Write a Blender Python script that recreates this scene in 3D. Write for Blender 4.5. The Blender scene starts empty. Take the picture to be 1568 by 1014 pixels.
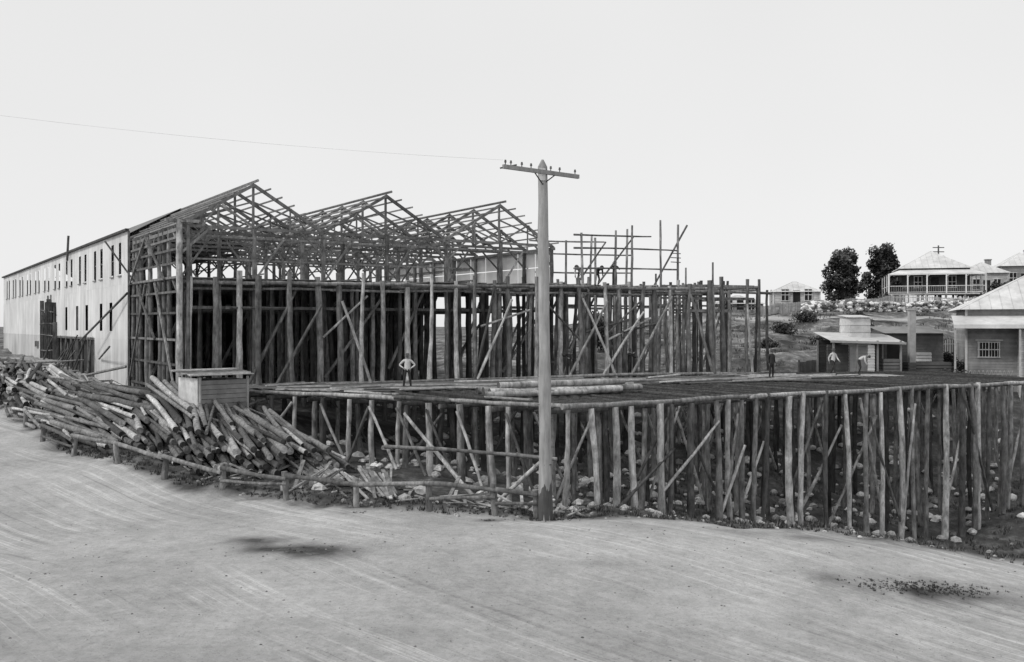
import bpy, math, random
import numpy as np
from mathutils import Vector, Matrix
R = random.Random(7)
scene = bpy.context.scene
COL = scene.collection
CAMZ = 3.2

# ------------------------------------------------------------------ materials
def new_mat(name):
    m = bpy.data.materials.new(name); m.use_nodes = True
    nt = m.node_tree; nt.nodes.clear()
    out = nt.nodes.new('ShaderNodeOutputMaterial'); b = nt.nodes.new('ShaderNodeBsdfPrincipled')
    nt.links.new(b.outputs[0], out.inputs[0])
    b.inputs['Roughness'].default_value = 0.85
    try: b.inputs['Specular IOR Level'].default_value = 0.2
    except Exception: pass
    return m, nt, b
def N(nt, t, **k):
    n = nt.nodes.new(t)
    for a, v in k.items(): setattr(n, a, v)
    return n
def math_node(nt, op, a, b=None):
    n = N(nt, 'ShaderNodeMath', operation=op)
    for i, v in enumerate((a, b)):
        if v is None: continue
        if isinstance(v, (int, float)): n.inputs[i].default_value = v
        else: nt.links.new(v, n.inputs[i])
    return n.outputs[0]
def noise(nt, scale, coord='Object', stretch=(1, 1, 1), detail=4, rough=.6):
    tc = N(nt, 'ShaderNodeTexCoord'); mp = N(nt, 'ShaderNodeMapping')
    mp.inputs['Scale'].default_value = stretch
    nt.links.new(tc.outputs[coord], mp.inputs[0])
    n = N(nt, 'ShaderNodeTexNoise'); n.inputs['Scale'].default_value = scale
    n.inputs['Detail'].default_value = detail; n.inputs['Roughness'].default_value = rough
    nt.links.new(mp.outputs[0], n.inputs['Vector'])
    return n.outputs[0]
def ramp(nt, fac, stops):
    r = N(nt, 'ShaderNodeValToRGB')
    while len(r.color_ramp.elements) < len(stops): r.color_ramp.elements.new(.5)
    for e, (p, v) in zip(r.color_ramp.elements, stops):
        e.position = p; e.color = (v, v, v, 1)
    nt.links.new(fac, r.inputs[0]); return r.outputs[0]
def bump(nt, b, h, strength=.5, dist=.02):
    n = N(nt, 'ShaderNodeBump'); n.inputs['Strength'].default_value = strength
    n.inputs['Distance'].default_value = dist
    nt.links.new(h, n.inputs['Height']); nt.links.new(n.outputs[0], b.inputs['Normal'])

def shade_mat(name, lo, hi, scale=6, stretch=(1, 1, .25), blot=0.5, bd=.03, patchy=.7):
    m, nt, b = new_mat(name)
    at = N(nt, 'ShaderNodeAttribute', attribute_name='shade')
    n1 = ramp(nt, noise(nt, scale, stretch=stretch, detail=6, rough=.7), [(.33, lo), (.66, hi)])
    n2 = ramp(nt, noise(nt, blot, detail=3), [(.3, patchy), (.65, 1.1)])
    v = math_node(nt, 'MULTIPLY', at.outputs['Fac'], n1)
    v = math_node(nt, 'MULTIPLY', v, n2)
    v = math_node(nt, 'MINIMUM', v, .8)
    nt.links.new(v, b.inputs['Base Color'])
    bump(nt, b, n1, .8, bd)
    return m
M_log = shade_mat('weathered_log', .08, .27, 6, (1, 1, .3), 1.3, .06, .6)
M_pole = shade_mat('pole_timber', .3, .5, 7, (1, 1, .12), .8, .03, .8)
M_sawn = shade_mat('sawn_timber', .17, .32, 5)
M_pile = shade_mat('pile_log_bark', .09, .28, 7, (1, 1, 1), .8, .05, .6)
M_plank = shade_mat('rough_plank', .11, .3, 4, (1, 1, 1))
M_stone = shade_mat('stone', .2, .5, 5, (1, 1, 1))
M_white = shade_mat('white_painted_metal', .58, .80, 1.6, (1, 1, .12), .25, .01, .8)
M_pale = shade_mat('pale_sheet', .66, .8, 1.0, (1, 1, .3), .3)
M_roof = shade_mat('galvanised_roof', .6, .76, 1.5, (1, 1, 1), .3)
M_weather = shade_mat('weatherboard', .24, .36, 2.0, (1, 1, 1), .4)
M_dark = shade_mat('dark_opening', .015, .03, 2, (1, 1, 1))
M_grass = shade_mat('grass_blades', .04, .11, 3, (1, 1, 1))
M_leaf = shade_mat('foliage', .02, .06, 1.5, (1, 1, 1))
M_cloth_w = shade_mat('shirt_cloth', .6, .72, 14, (1, 1, 1))
M_cloth_d = shade_mat('trouser_cloth', .03, .06, 14, (1, 1, 1))
M_skin = shade_mat('skin', .22, .3, 10, (1, 1, 1))
M_iron = shade_mat('iron', .04, .08, 10, (1, 1, 1))

# ------------------------------------------------------------------ mesh builder
class MB:
    def __init__(s): s.v = []; s.f = []; s.sh = []; s.sm = []; s.mi = []
    def add(s, vs, fs, shade=1., smooth=False, mi=0):
        o = len(s.v); s.v += [tuple(x) for x in vs]
        for f in fs:
            s.f.append(tuple(i + o for i in f)); s.sh.append(shade); s.sm.append(smooth); s.mi.append(mi)
    def log(s, p0, p1, r0, r1=None, n=8, seg=3, shade=1., crook=.0, endshade=None, mi=0, mottle=.22):
        p0 = Vector(p0); p1 = Vector(p1); r1 = r0 if r1 is None else r1
        d = p1 - p0; L = d.length
        if L < 1e-4: return
        d /= L
        if crook and seg < 9: seg = max(seg, min(9, int(L / .9) + 2))
        a = Vector((0, 0, 1)) if abs(d.z) < .9 else Vector((1, 0, 0))
        x = d.cross(a).normalized(); y = d.cross(x)
        vs = []; ph = R.uniform(0, 6.28)
        bx = R.uniform(-1, 1) * crook * L * .35; by = R.uniform(-1, 1) * crook * L * .35
        for k in range(seg + 1):
            q = k / seg; c = p0 + d * (L * q); bow = math.sin(q * math.pi)
            if crook: c = c + x * (bx * bow) + y * (by * bow)
            if 0 < k < seg and crook: c = c + x * R.uniform(-crook, crook) * .5 + y * R.uniform(-crook, crook) * .5
            r = (r0 + (r1 - r0) * q) * (R.uniform(.9, 1.12) if crook else 1)
            for i in range(n):
                an = ph + 6.2832 * i / n; rr = r * (1 + (R.uniform(-.08, .08) if crook else 0))
                vs.append(c + x * math.cos(an) * rr + y * math.sin(an) * rr)
        o = len(s.v); s.v += [tuple(v) for v in vs]
        mt = mottle if crook else 0
        for k in range(seg):
            g = shade * R.uniform(1 - mt * .6, 1 + mt * .6)
            for i in range(n):
                s.f.append((o + k * n + i, o + k * n + (i + 1) % n, o + (k + 1) * n + (i + 1) % n, o + (k + 1) * n + i)); s.sh.append(g * R.uniform(1 - mt * .5, 1 + mt * .5)); s.sm.append(True); s.mi.append(mi)
        es = shade if endshade is None else endshade
        s.add(vs[:n], [tuple(range(n - 1, -1, -1))], es, False, mi)
        s.add(vs[-n:], [tuple(range(n))], es, False, mi)
    def beam(s, p0, p1, w, h, shade=1., mi=0, up=(0, 0, 1)):
        p0 = Vector(p0); p1 = Vector(p1); d = p1 - p0
        if d.length < 1e-4: return
        d.normalize(); a = Vector(up)
        if abs(d.dot(a)) > .95: a = Vector((.835, .55, 0))
        x = d.cross(a).normalized() * w / 2; y = x.cross(d).normalized() * h / 2
        vs = [p + i * x + j * y for p in (p0, p1) for i, j in ((-1, -1), (1, -1), (1, 1), (-1, 1))]
        s.add(vs, [(0, 1, 2, 3), (7, 6, 5, 4), (0, 4, 5, 1), (1, 5, 6, 2), (2, 6, 7, 3), (3, 7, 4, 0)], shade, False, mi)
    def box(s, c, size, rz=0, shade=1., mi=0):
        c = Vector(c); M = Matrix.Rotation(rz, 3, 'Z')
        vs = [c + M @ Vector((i * size[0] / 2, j * size[1] / 2, k * size[2] / 2)) for k in (-1, 1) for i, j in ((-1, -1), (1, -1), (1, 1), (-1, 1))]
        s.add(vs, [(3, 2, 1, 0), (4, 5, 6, 7), (0, 1, 5, 4), (1, 2, 6, 5), (2, 3, 7, 6), (3, 0, 4, 7)], shade, False, mi)
    def build(s, name, mats, parent=None, loc=None, rz=0):
        me = bpy.data.meshes.new(name)
        me.from_pydata(s.v, [], s.f)
        at = me.attributes.new('shade', 'FLOAT', 'FACE'); at.data.foreach_set('value', s.sh)
        me.polygons.foreach_set('use_smooth', s.sm)
        if not isinstance(mats, (list, tuple)): mats = [mats]
        for m in mats: me.materials.append(m)
        me.polygons.foreach_set('material_index', s.mi)
        me.update()
        o = bpy.data.objects.new(name, me); COL.objects.link(o)
        if parent: o.parent = parent
        if loc is not None: o.location = loc
        o.rotation_euler[2] = rz
        return o
def empty(name, loc=(0, 0, 0), rz=0):
    e = bpy.data.objects.new(name, None); COL.objects.link(e); e.location = loc; e.rotation_euler[2] = rz; return e

# ------------------------------------------------------------------ terrain
CP = [(-60,0,-3.6),(-30,0,-3.8),(0,0,-3.9),(30,0,-5),(70,0,-7),(0,20,-3.75),(-12,20,-3.6),(12,22,-4.5),(28,20,-6),(-30,20,-3.2),(-60,25,-1.5),
(-23.8,45,-2.9),(-13.7,40,-3.3),(-21,46.3,-2.9),(-27.6,55,-2.0),(-35.6,68,-1.2),(-9.1,38,-3.5),(-4.5,36,-3.6),(1.2,34,-3.6),(-6.2,29.2,-3.6),
(5.1,35.2,-3.75),(11.6,33.3,-4.0),(15,31.5,-4.3),(20,30,-4.9),(26,32,-6.5),(11.6,27,-4.15),
(2.25,38.8,-4.3),(6,41.1,-4.85),(12.7,45.3,-6.35),(20.5,50.2,-8.0),(26,53.5,-7.8),(33,58,-6.5),(16,40,-6.3),(22,43,-8.0),(30,47,-8.2),(45,50,-6),
(-14.5,47,-1.5),(-17.2,50,-1.3),(-12,44,-2.5),(-8,42,-3.0),(-3,42,-3.5),(-8,48,-2.9),(0,50,-4.0),(10,50,-5.6),(20,58,-6.6),(31,66,-4.0),(-5,58,-2.8),(5,60,-3.2),(12,62,-3.0),
(-23,59,-1.0),(-30,70,-.4),(-38,82,.4),(-47,95,.1),(-58,115,.6),(-60,90,-.2),(-45,60,-1.2),(-75,60,-1),(-60,160,1),
(0,80,-.6),(-15,75,-.8),(-20,110,0),(15,76,-.2),(21,76,.2),(24,88,1.8),(29.5,104,4.4),(36,72,-.9),(46,74,-.7),(34,85,1.5),(60,70,-1),(80,60,-3),
(44,100,3.9),(56,108,5.0),(56,130,5.9),(75,120,6),(85,140,7),(30,140,5.3),(0,140,2.5),(-20,160,1.5),(60,160,6),(10,105,1.6),(48,88,1.8),(62,92,2.2),(80,90,2)]
CPn = np.array(CP, float)
def _phi(r2):
    r2 = np.maximum(r2, 1e-9); return .5 * r2 * np.log(r2)
_n = len(CPn)
_d2 = ((CPn[:, None, :2] - CPn[None, :, :2]) ** 2).sum(-1) / 1e4
A_ = np.zeros((_n + 3, _n + 3)); A_[:_n, :_n] = _phi(_d2) + np.eye(_n) * 1e-4
A_[:_n, _n] = 1; A_[:_n, _n + 1:] = CPn[:, :2] / 100; A_[_n:, :_n] = A_[:_n, _n:].T
_w = np.linalg.solve(A_, np.concatenate([CPn[:, 2], np.zeros(3)]))
def terr(X, Y):
    X = np.atleast_1d(np.asarray(X, float)); Y = np.atleast_1d(np.asarray(Y, float))
    xc = np.clip(X, -70, 85); yc = np.clip(Y, 0, 155)
    d2 = ((xc[..., None] - CPn[:, 0]) ** 2 + (yc[..., None] - CPn[:, 1]) ** 2) / 1e4
    z = _phi(d2) @ _w[:_n] + _w[_n] + (_w[_n + 1] * xc + _w[_n + 2] * yc) / 100
    d = np.hypot(X - xc, Y - yc); t = np.clip(d / 250, 0, 1); t = t * t * (3 - 2 * t)
    return z * (1 - t) + 2.2 * t
EDGE = np.array([(-75,105),(-58,92),(-46,80),(-36,66),(-27.6,55),(-21,46.3),(-13.7,40),(-9.1,38),(-4.5,36),(1.2,34.6),(5.1,35.2),(11.6,33.3),(15,31.6),(20,29.5),(30,25),(60,12),(100,-10)], float)
def edge_dist(X, Y):
    best = np.full(X.shape, 1e9); sign = np.ones(X.shape)
    for a, b in zip(EDGE[:-1], EDGE[1:]):
        ab = b - a; L2 = ab @ ab
        t = np.clip(((X - a[0]) * ab[0] + (Y - a[1]) * ab[1]) / L2, 0, 1)
        dx = X - (a[0] + t * ab[0]); dy = Y - (a[1] + t * ab[1]); d = np.hypot(dx, dy)
        cr = ab[0] * (Y - a[1]) - ab[1] * (X - a[0])
        m = d < best; best = np.where(m, d, best); sign = np.where(m, np.where(cr < 0, 1, -1), sign)
    return best * sign
def ed1(x, y): return edge_dist(np.array([x]), np.array([y]))[0]
def seg_dist(X, Y, pts):
    best = np.full(X.shape, 1e9)
    for a, b in zip(pts[:-1], pts[1:]):
        a = np.array(a, float); b = np.array(b, float); ab = b - a
        t = np.clip(((X - a[0]) * ab[0] + (Y - a[1]) * ab[1]) / (ab @ ab), 0, 1)
        best = np.minimum(best, np.hypot(X - (a[0] + t * ab[0]), Y - (a[1] + t * ab[1])))
    return best
def axis(lo, hi, step, far):
    c = list(np.arange(lo, hi + 1e-6, step)); s = step; a = c[-1]; b = c[0]; up = []; dn = []
    while a < far: s *= 1.2; a += s; up.append(a)
    s = step
    while b > -far: s *= 1.2; b -= s; dn.append(b)
    return np.array(dn[::-1] + c + up)
xs = axis(-48, 60, .33, 2500); ys = axis(12, 112, .33, 2500)
GX, GY = np.meshgrid(xs, ys)
def vnoise(X, Y, sc, seed):
    rs = np.random.RandomState(seed); T = rs.rand(256, 256)
    x = X / sc; y = Y / sc; xi = np.floor(x).astype(int); yi = np.floor(y).astype(int)
    fx = x - xi; fy = y - yi; fx = fx * fx * (3 - 2 * fx); fy = fy * fy * (3 - 2 * fy)
    g = lambda i, j: T[(xi + i) % 256, (yi + j) % 256]
    return (g(0, 0) * (1 - fx) + g(1, 0) * fx) * (1 - fy) + (g(0, 1) * (1 - fx) + g(1, 1) * fx) * fy - .5
ED = edge_dist(GX, GY)
roadm = np.clip((ED + 1.4 * vnoise(GX, GY, 1.6, 3) + .9 * vnoise(GX, GY, .6, 4) + .2) / 1.0, 0, 1)
lane = seg_dist(GX, GY, [(-60, 100), (-47, 92), (-36, 76), (-27, 63.5), (-24, 58)])
roadm = np.maximum(roadm, np.clip((2.0 - lane + 1.5 * vnoise(GX, GY, 1.6, 23)) / 1.2, 0, 1) * .7)
hl = seg_dist(GX, GY, [(20, 112), (29, 101), (38, 99), (52, 102), (70, 104)])
roadm = np.maximum(roadm, np.clip((1.6 - hl + 1.5 * vnoise(GX, GY, 2, 21)) / 1.2, 0, 1) * .85)
h2 = seg_dist(GX, GY, [(20.5, 79), (23, 86), (25, 93), (29, 101)])
roadm = np.maximum(roadm, np.clip((.9 - h2 + 2.0 * vnoise(GX, GY, 1.4, 25)) / 1.6, 0, 1) * .5)
near = np.exp(-(np.hypot(GX, GY - 40) / 120) ** 2)
hill = np.clip((GY - 70) / 8, 0, 1)
GZ = terr(GX.ravel(), GY.ravel()).reshape(GX.shape)
GZ = GZ + near * ((1 - roadm) * (.35 * vnoise(GX, GY, 1.3, 5) + .5 * vnoise(GX, GY, 4, 6) + hill * (.9 * vnoise(GX, GY, 6, 16) + .4 * vnoise(GX, GY, 2, 17))) + roadm * (.05 * vnoise(GX, GY, 1.1, 8) + .1 * vnoise(GX, GY, 6, 9)))
def gauss(cx, cy, sx, sy, rot=0):
    c, s_ = math.cos(rot), math.sin(rot); dx = GX - cx; dy = GY - cy
    return np.exp(-(((dx * c + dy * s_) / sx) ** 2 + ((-dx * s_ + dy * c) / sy) ** 2))
patch = (gauss(-6.6, 29.6, 1.9, 1.0, -.3) * .9 + gauss(11.4, 27, 2.4, .8, -.15) * 1.3 + gauss(-8.5, 31, 1.2, .5) * .5
         + gauss(-15, 18.5, 5, 3) * .4 + gauss(1.2, 34.2, 1.0, .5) * .8 + gauss(-5.6, 35.2, .5, .25) * .9 + gauss(-.8, 33.9, .5, .2) * .9 + gauss(9, 32, 4, .5, -.2) * .35  # leading term paints vignette darkening into the ground near the frame corner
         + gauss(3, 27.5, 2.5, .4, -.1) * .25 + gauss(-21, 33, 5, 1.2, .7) * .2)
patch = np.clip(patch + patch * vnoise(GX, GY, .8, 12) * 1.8 + .14 * np.clip(vnoise(GX, GY, 3, 14), 0, 1), 0, 1)
ny, nx = GX.shape
def grid_obj(name, mask, dz, mats):
    idx = -np.ones(ny * nx, int); I = np.arange(ny * nx).reshape(ny, nx)
    quads = np.stack([I[:-1, :-1], I[:-1, 1:], I[1:, 1:], I[1:, :-1]], -1).reshape(-1, 4)
    if mask is not None: quads = quads[mask.ravel()[quads].max(1) > 0]
    used = np.unique(quads); idx[used] = np.arange(len(used)); q = idx[quads]
    co = np.stack([GX.ravel(), GY.ravel(), GZ.ravel() + dz], -1)[used]
    me = bpy.data.meshes.new(name); me.vertices.add(len(co)); me.vertices.foreach_set('co', co.ravel())
    me.loops.add(q.size); me.loops.foreach_set('vertex_index', q.ravel().astype(np.int32))
    me.polygons.add(len(q)); me.polygons.foreach_set('loop_start', np.arange(0, q.size, 4, dtype=np.int32))
    try: me.polygons.foreach_set('loop_total', np.full(len(q), 4, dtype=np.int32))
    except Exception: pass
    me.update(calc_edges=True)
    me.polygons.foreach_set('use_smooth', [True] * len(q))
    for nm, arr in (('road', roadm), ('patch', patch), ('hill', hill)):
        a = me.attributes.new(nm, 'FLOAT', 'POINT'); a.data.foreach_set('value', arr.ravel()[used].astype(np.float32))
    me.materials.append(mats); o = bpy.data.objects.new(name, me); COL.objects.link(o); return o
def ground_material():
    m, nt, b = new_mat('earth_and_dust')
    ar = N(nt, 'ShaderNodeAttribute', attribute_name='road'); ap = N(nt, 'ShaderNodeAttribute', attribute_name='patch'); ah = N(nt, 'ShaderNodeAttribute', attribute_name='hill')
    soil = ramp(nt, noise(nt, 1.1, detail=10, rough=.75), [(.3, .03), (.52, .085), (.72, .24)])
    hv = ramp(nt, noise(nt, .28, detail=6, rough=.7), [(.36, .4), (.5, 1.6), (.62, 3.2)])
    hm = N(nt, 'ShaderNodeMix', data_type='RGBA'); nt.links.new(ah.outputs['Fac'], hm.inputs[0]); hm.inputs[6].default_value = (1, 1, 1, 1); nt.links.new(hv, hm.inputs[7])
    soil = math_node(nt, 'MINIMUM', math_node(nt, 'MULTIPLY', soil, hm.outputs[2]), .4)
    d1 = ramp(nt, noise(nt, .22, detail=9, rough=.65), [(.3, .40), (.7, .58)])
    d2 = ramp(nt, noise(nt, 5, detail=10, rough=.85), [(.3, .66), (.5, 1.0), (.7, 1.15)])
    d3 = ramp(nt, noise(nt, 16, detail=4, rough=.7), [(.3, .5), (.42, 1.0)])
    d4 = ramp(nt, noise(nt, 1.4, detail=6, rough=.7), [(.3, .82), (.6, 1.05)])
    dust = math_node(nt, 'MULTIPLY', math_node(nt, 'MULTIPLY', math_node(nt, 'MULTIPLY', d1, d2), d3), d4)
    tc = N(nt, 'ShaderNodeTexCoord')
    def tracks(rot, freq, lo, seed, stops, msk, m0, m1):
        wv = N(nt, 'ShaderNodeTexNoise'); wv.inputs['Scale'].default_value = .035; wv.inputs['Detail'].default_value = 1
        mx = N(nt, 'ShaderNodeVectorMath', operation='MULTIPLY_ADD'); mx.inputs[1].default_value = (6, 6, 0)
        nt.links.new(tc.outputs['Object'], wv.inputs['Vector']); nt.links.new(wv.outputs['Color'], mx.inputs[0]); nt.links.new(tc.outputs['Object'], mx.inputs[2])
        mp = N(nt, 'ShaderNodeMapping'); mp.inputs['Rotation'].default_value = (0, 0, math.radians(rot)); mp.inputs['Location'].default_value = (seed, seed * 2, 0)
        nt.links.new(mx.outputs[0], mp.inputs[0])
        m2 = N(nt, 'ShaderNodeMapping'); m2.inputs['Scale'].default_value = (lo, freq, .05); nt.links.new(mp.outputs[0], m2.inputs[0])
        tn = N(nt, 'ShaderNodeTexNoise'); tn.inputs['Scale'].default_value = 1; tn.inputs['Detail'].default_value = 5; tn.inputs['Roughness'].default_value = .75; nt.links.new(m2.outputs[0], tn.inputs['Vector'])
        r = ramp(nt, tn.outputs[0], stops)
        k = ramp(nt, noise(nt, msk, stretch=(1, 1, 1), detail=4), [(m0, 0), (m1, 1)])
        mm = N(nt, 'ShaderNodeMix', data_type='RGBA'); nt.links.new(k, mm.inputs[0]); mm.inputs[6].default_value = (1, 1, 1, 1); nt.links.new(r, mm.inputs[7]); return mm.outputs[2]
    t1 = tracks(44, 3.2, .02, 0, [(.36, .7), (.44, .98), (.55, 1.0), (.59, 1.4), (.64, 1.02)], .1, .42, .56)
    t2 = tracks(36, 4.5, .03, 31, [(.36, .74), (.42, 1.0), (.57, 1.0), (.61, 1.35), (.66, 1.02)], .12, .5, .62)
    t3 = tracks(10, 3.0, .05, 57, [(.36, .8), (.42, 1.0), (.58, 1.0), (.62, 1.2), (.68, 1.02)], .1, .52, .64)
    dust = math_node(nt, 'MULTIPLY', math_node(nt, 'MULTIPLY', math_node(nt, 'MULTIPLY', dust, t1), t2), t3)
    dust = math_node(nt, 'MINIMUM', dust, .7)
    mix = N(nt, 'ShaderNodeMix', data_type='RGBA')
    nt.links.new(ar.outputs['Fac'], mix.inputs[0]); nt.links.new(soil, mix.inputs[6]); nt.links.new(dust, mix.inputs[7])
    mix2 = N(nt, 'ShaderNodeMix', data_type='RGBA'); nt.links.new(ap.outputs['Fac'], mix2.inputs[0])
    nt.links.new(mix.outputs[2], mix2.inputs[6]); nt.links.new(soil, mix2.inputs[7])
    nt.links.new(mix2.outputs[2], b.inputs['Base Color'])
    h = math_node(nt, 'ADD', noise(nt, 6, detail=10, rough=.85), math_node(nt, 'MULTIPLY', t1, .25))
    bump(nt, b, h, .85, .08); b.inputs['Roughness'].default_value = .95
    return m
M_ground = ground_material()
grid_obj('ground', None, 0, M_ground)
grid_obj('road', (roadm > .02) & (np.hypot(GX, GY) < 130), .004, M_ground)
def gz(x, y):
    i = min(max(np.searchsorted(ys, y) - 1, 0), ny - 2); j = min(max(np.searchsorted(xs, x) - 1, 0), nx - 2)
    fy = (y - ys[i]) / (ys[i + 1] - ys[i]); fx = (x - xs[j]) / (xs[j + 1] - xs[j])
    return float((GZ[i, j] * (1 - fx) + GZ[i, j + 1] * fx) * (1 - fy) + (GZ[i + 1, j] * (1 - fx) + GZ[i + 1, j + 1] * fx) * fy)

# ------------------------------------------------------------------ building frame
W = Vector((.835, .55, 0)); Ld = Vector((-.55, .835, 0)); O = Vector((-17.2, 50, 0))
def B(s, t, z): return O + W * s + Ld * t + Vector((0, 0, z))
def inpoly(p, poly):
    x, y = p[0], p[1]; c = False; j = len(poly) - 1
    for i in range(len(poly)):
        xi, yi = poly[i]; xj, yj = poly[j]
        if (yi > y) != (yj > y) and x < (xj - xi) * (y - yi) / (yj - yi) + xi: c = not c
        j = i
    return c
F0 = Vector((-17.2, 50, 0)); F1 = Vector((15.6, 63, 0)); FL = (F1 - F0).length
def F(u, z=0, off=0):
    d = (F1 - F0).normalized(); n = Vector((d.y, -d.x, 0))
    p = F0 + (F1 - F0) * u + n * off; p.z = z; return p
frame = empty('timber_frame_building')
BAY = 7.9; EAVE = 8.45; PEAK = 10.85
FLOOR = 5.7
sh = lambda a=.75, b=1.25: R.uniform(a, b)
def wood():
    r = R.random()
    return R.uniform(.4, .8) if r < .36 else (R.uniform(.9, 1.6) if r < .62 else R.uniform(1.9, 3.0))

mb = MB(); TS = 3.2
ts = [i * TS for i in range(0, 10)]; TEND = 29.2
for ti, t in enumerate(ts):
    for k in range(3):
        s0 = k * BAY; s1 = s0 + BAY; sm = s0 + BAY / 2
        w = .12; g = sh(.6, 1.35)
        mb.beam(B(s0 - .25, t, EAVE - .1), B(sm, t, PEAK), w, .17, g)
        mb.beam(B(s1 + .25, t + .14, EAVE - .1), B(sm, t + .14, PEAK), w, .17, g)
        mb.beam(B(s0, t + .07, EAVE), B(s1, t + .07, EAVE), w, .15, g)
        mb.beam(B(sm, t + .2, EAVE), B(sm, t + .2, PEAK), .1, .12, g)
        for q in (-1, 1):
            a = sm + q * BAY * .25; hz = (EAVE + PEAK) / 2
            mb.beam(B(sm, t - .1, EAVE + .1), B(a, t - .1, hz), .07, .1, g)
            mb.beam(B(a, t - .1, EAVE), B(a, t - .1, hz), .06, .08, g)
            mb.beam(B(sm + q * BAY * .36, t - .2, EAVE), B(sm + q * .25 * BAY, t - .2, hz), .06, .08, g)
            mb.beam(B(sm + q * BAY / 2, t, EAVE - 1.3), B(sm + q * (BAY / 2 - 1.4), t, EAVE), .09, .09, g)
        mb.beam(B(s0 + .9, t + .3, EAVE + .5), B(sm, t + .3, EAVE + 1.5), .06, .09, g)
        mb.beam(B(s1 - .9, t + .3, EAVE + .5), B(sm, t + .3, EAVE + 1.5), .06, .09, g)
for k in range(3):
    s0 = k * BAY
    for q in (-1, 1):
        for i in range(7):
            f = i / 6.0; s = s0 + BAY / 2 + q * (BAY / 2) * (1 - f); z = EAVE + (PEAK - EAVE) * f + .14
            mb.beam(B(s, -.45 - R.uniform(0, .3), z), B(s, TEND, z + R.uniform(-.04, .04)), .06, .085, sh(.7, 1.3))
    mb.beam(B(s0 + BAY / 2, -.6, PEAK + .16), B(s0 + BAY / 2, TEND, PEAK + .16), .05, .13, .9)
    for i in range(4):
        t = i * TS * 2
        mb.beam(B(s0 + BAY / 2, t, EAVE), B(s0 + BAY / 2, t + TS * 2, PEAK - .2), .07, .09, sh())
        mb.beam(B(s0, t, EAVE - 1.3), B(s0, t + 1.4, EAVE - .1), .08, .08, sh())
        mb.beam(B(s0, t + TS * 2, EAVE - 1.3), B(s0, t + TS * 2 - 1.4, EAVE - .1), .08, .08, sh())
for s in (0, BAY, 2 * BAY, 3 * BAY):
    mb.beam(B(s, -.3, EAVE - .2), B(s, TEND, EAVE - .2), .14, .18, .9)
mb.build('roof_trusses', M_sawn, frame)
mb = MB()
def sheet(mbx, a, b, c, d, shade=1.): mbx.add([a, b, c, d], [(0, 1, 2, 3)], shade)
for q in (0, 1):
    sa = -.3 if q == 0 else BAY + .3
    for i in range(64):
        t0 = 15 + i
        sheet(mb, B(sa, t0, EAVE + .27), B(BAY / 2, t0, PEAK + .27), B(BAY / 2, t0 + .98, PEAK + .27), B(sa, t0 + .98, EAVE + .27), .3 * sh(.8, 1.2))
mb.build('roof_sheeting', M_roof, frame)

up = MB(); lo = MB()
for ti, t in enumerate([i * TS for i in range(0, 16)]):
    for s in [0, BAY / 2, BAY, 1.5 * BAY, 2 * BAY, 2.5 * BAY, 3 * BAY]:
        if t > TEND: break
        if s in (BAY / 2, 1.5 * BAY, 2.5 * BAY) and ti % 2: continue
        up.log(B(s, t, FLOOR), B(s, t, EAVE), .13, .11, shade=sh(.6, 1.9), crook=.02)
    for s in np.arange(0, 3 * BAY + .1, BAY / 4):
        if R.random() < .93:
            p = B(s + R.uniform(-.15, .15), t + R.uniform(-.2, .2), 0); zz = gz(p.x, p.y) - .2
            lo.log((p.x, p.y, zz), (p.x + R.uniform(-.1, .1), p.y, FLOOR - .1), .15, .12, shade=sh(.35, 1.3), crook=.03)  # lower posts toned darker, interior shade put into their colour
    up.beam(B(0, t, FLOOR - .15), B(3 * BAY, t, FLOOR - .15), .18, .28, sh(.5, 1))
    lo.beam(B(0, t + .2, FLOOR - 1.5), B(3 * BAY, t + .2, FLOOR - 1.5), .1, .16, sh(.5, 1.2))
    if ti % 2 == 0:
        for k in range(6):
            s = k * BAY / 2
            if R.random() < .6: lo.beam(B(s, t - .2, R.uniform(0, 1)), B(s + BAY / 2 * R.choice([1, .6]), t - .2, FLOOR - .3), .1, .14, sh(.6, 1.4))
for t in (0, 2.1, 4.2, 6.4, 8.5, 10.5):
    up.log(B(0, t, 5.7), B(0, t, EAVE), .12, .1, shade=sh(.8, 1.5), crook=.02)
    lo.log(B(0, t, -1.6), B(0, t, FLOOR), .15, .13, shade=sh(.7, 1.4), crook=.03)
for z in (-.1, 1.2, 2.5, 3.9, 5.0, 5.75, 6.5, 7.2, 7.8):
    lo.beam(B(-.16, -.1, z), B(-.16, 10.6, z + R.uniform(-.1, .1)), .08, .12, sh(.5, 1.3))
for a, b, z0, z1 in ((0, 4.2, 0, 5.6), (10.5, 6.4, 0, 5.6), (2.1, 6.4, 5.7, 8.3), (10.5, 6.4, 5.7, 8.3), (4.2, 8.5, 2.5, 5.6)):
    lo.beam(B(-.28, a, z0), B(-.28, b, z1), .08, .14, sh(.8, 1.8))
up.log(B(-.1, -.3, -1.6), B(-.1, -.3, EAVE + .25), .18, .14, shade=2.6, crook=.02, n=10)
up.log(B(.35, -.3, -1.2), B(.35, -.3, EAVE), .12, .1, shade=1.0, crook=.02)
up.beam(B(-.8, -.3, EAVE + .2), B(.9, -.3, EAVE + .2), .2, .16, 1.6)
up.beam(B(0, -.35, 7.0), B(1.6, -.35, EAVE), .1, .12, 1.3); up.beam(B(0, -.35, 4.5), B(-.05, 1.2, FLOOR), .1, .12, 1.1)
up.beam(B(-.2, 0, EAVE - .5), B(3 * BAY, 0, EAVE - .5), .08, .12, 1.3)
up.beam(B(-.2, 0, FLOOR + 1.05), B(2.2 * BAY, 0, FLOOR + 1.05), .06, .09, 1.3)
for k in range(6):
    s = k * BAY / 2
    up.beam(B(s, -.1, FLOOR), B(s + 1.6, -.1, EAVE - .5), .08, .1, sh(.8, 1.9))
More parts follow.
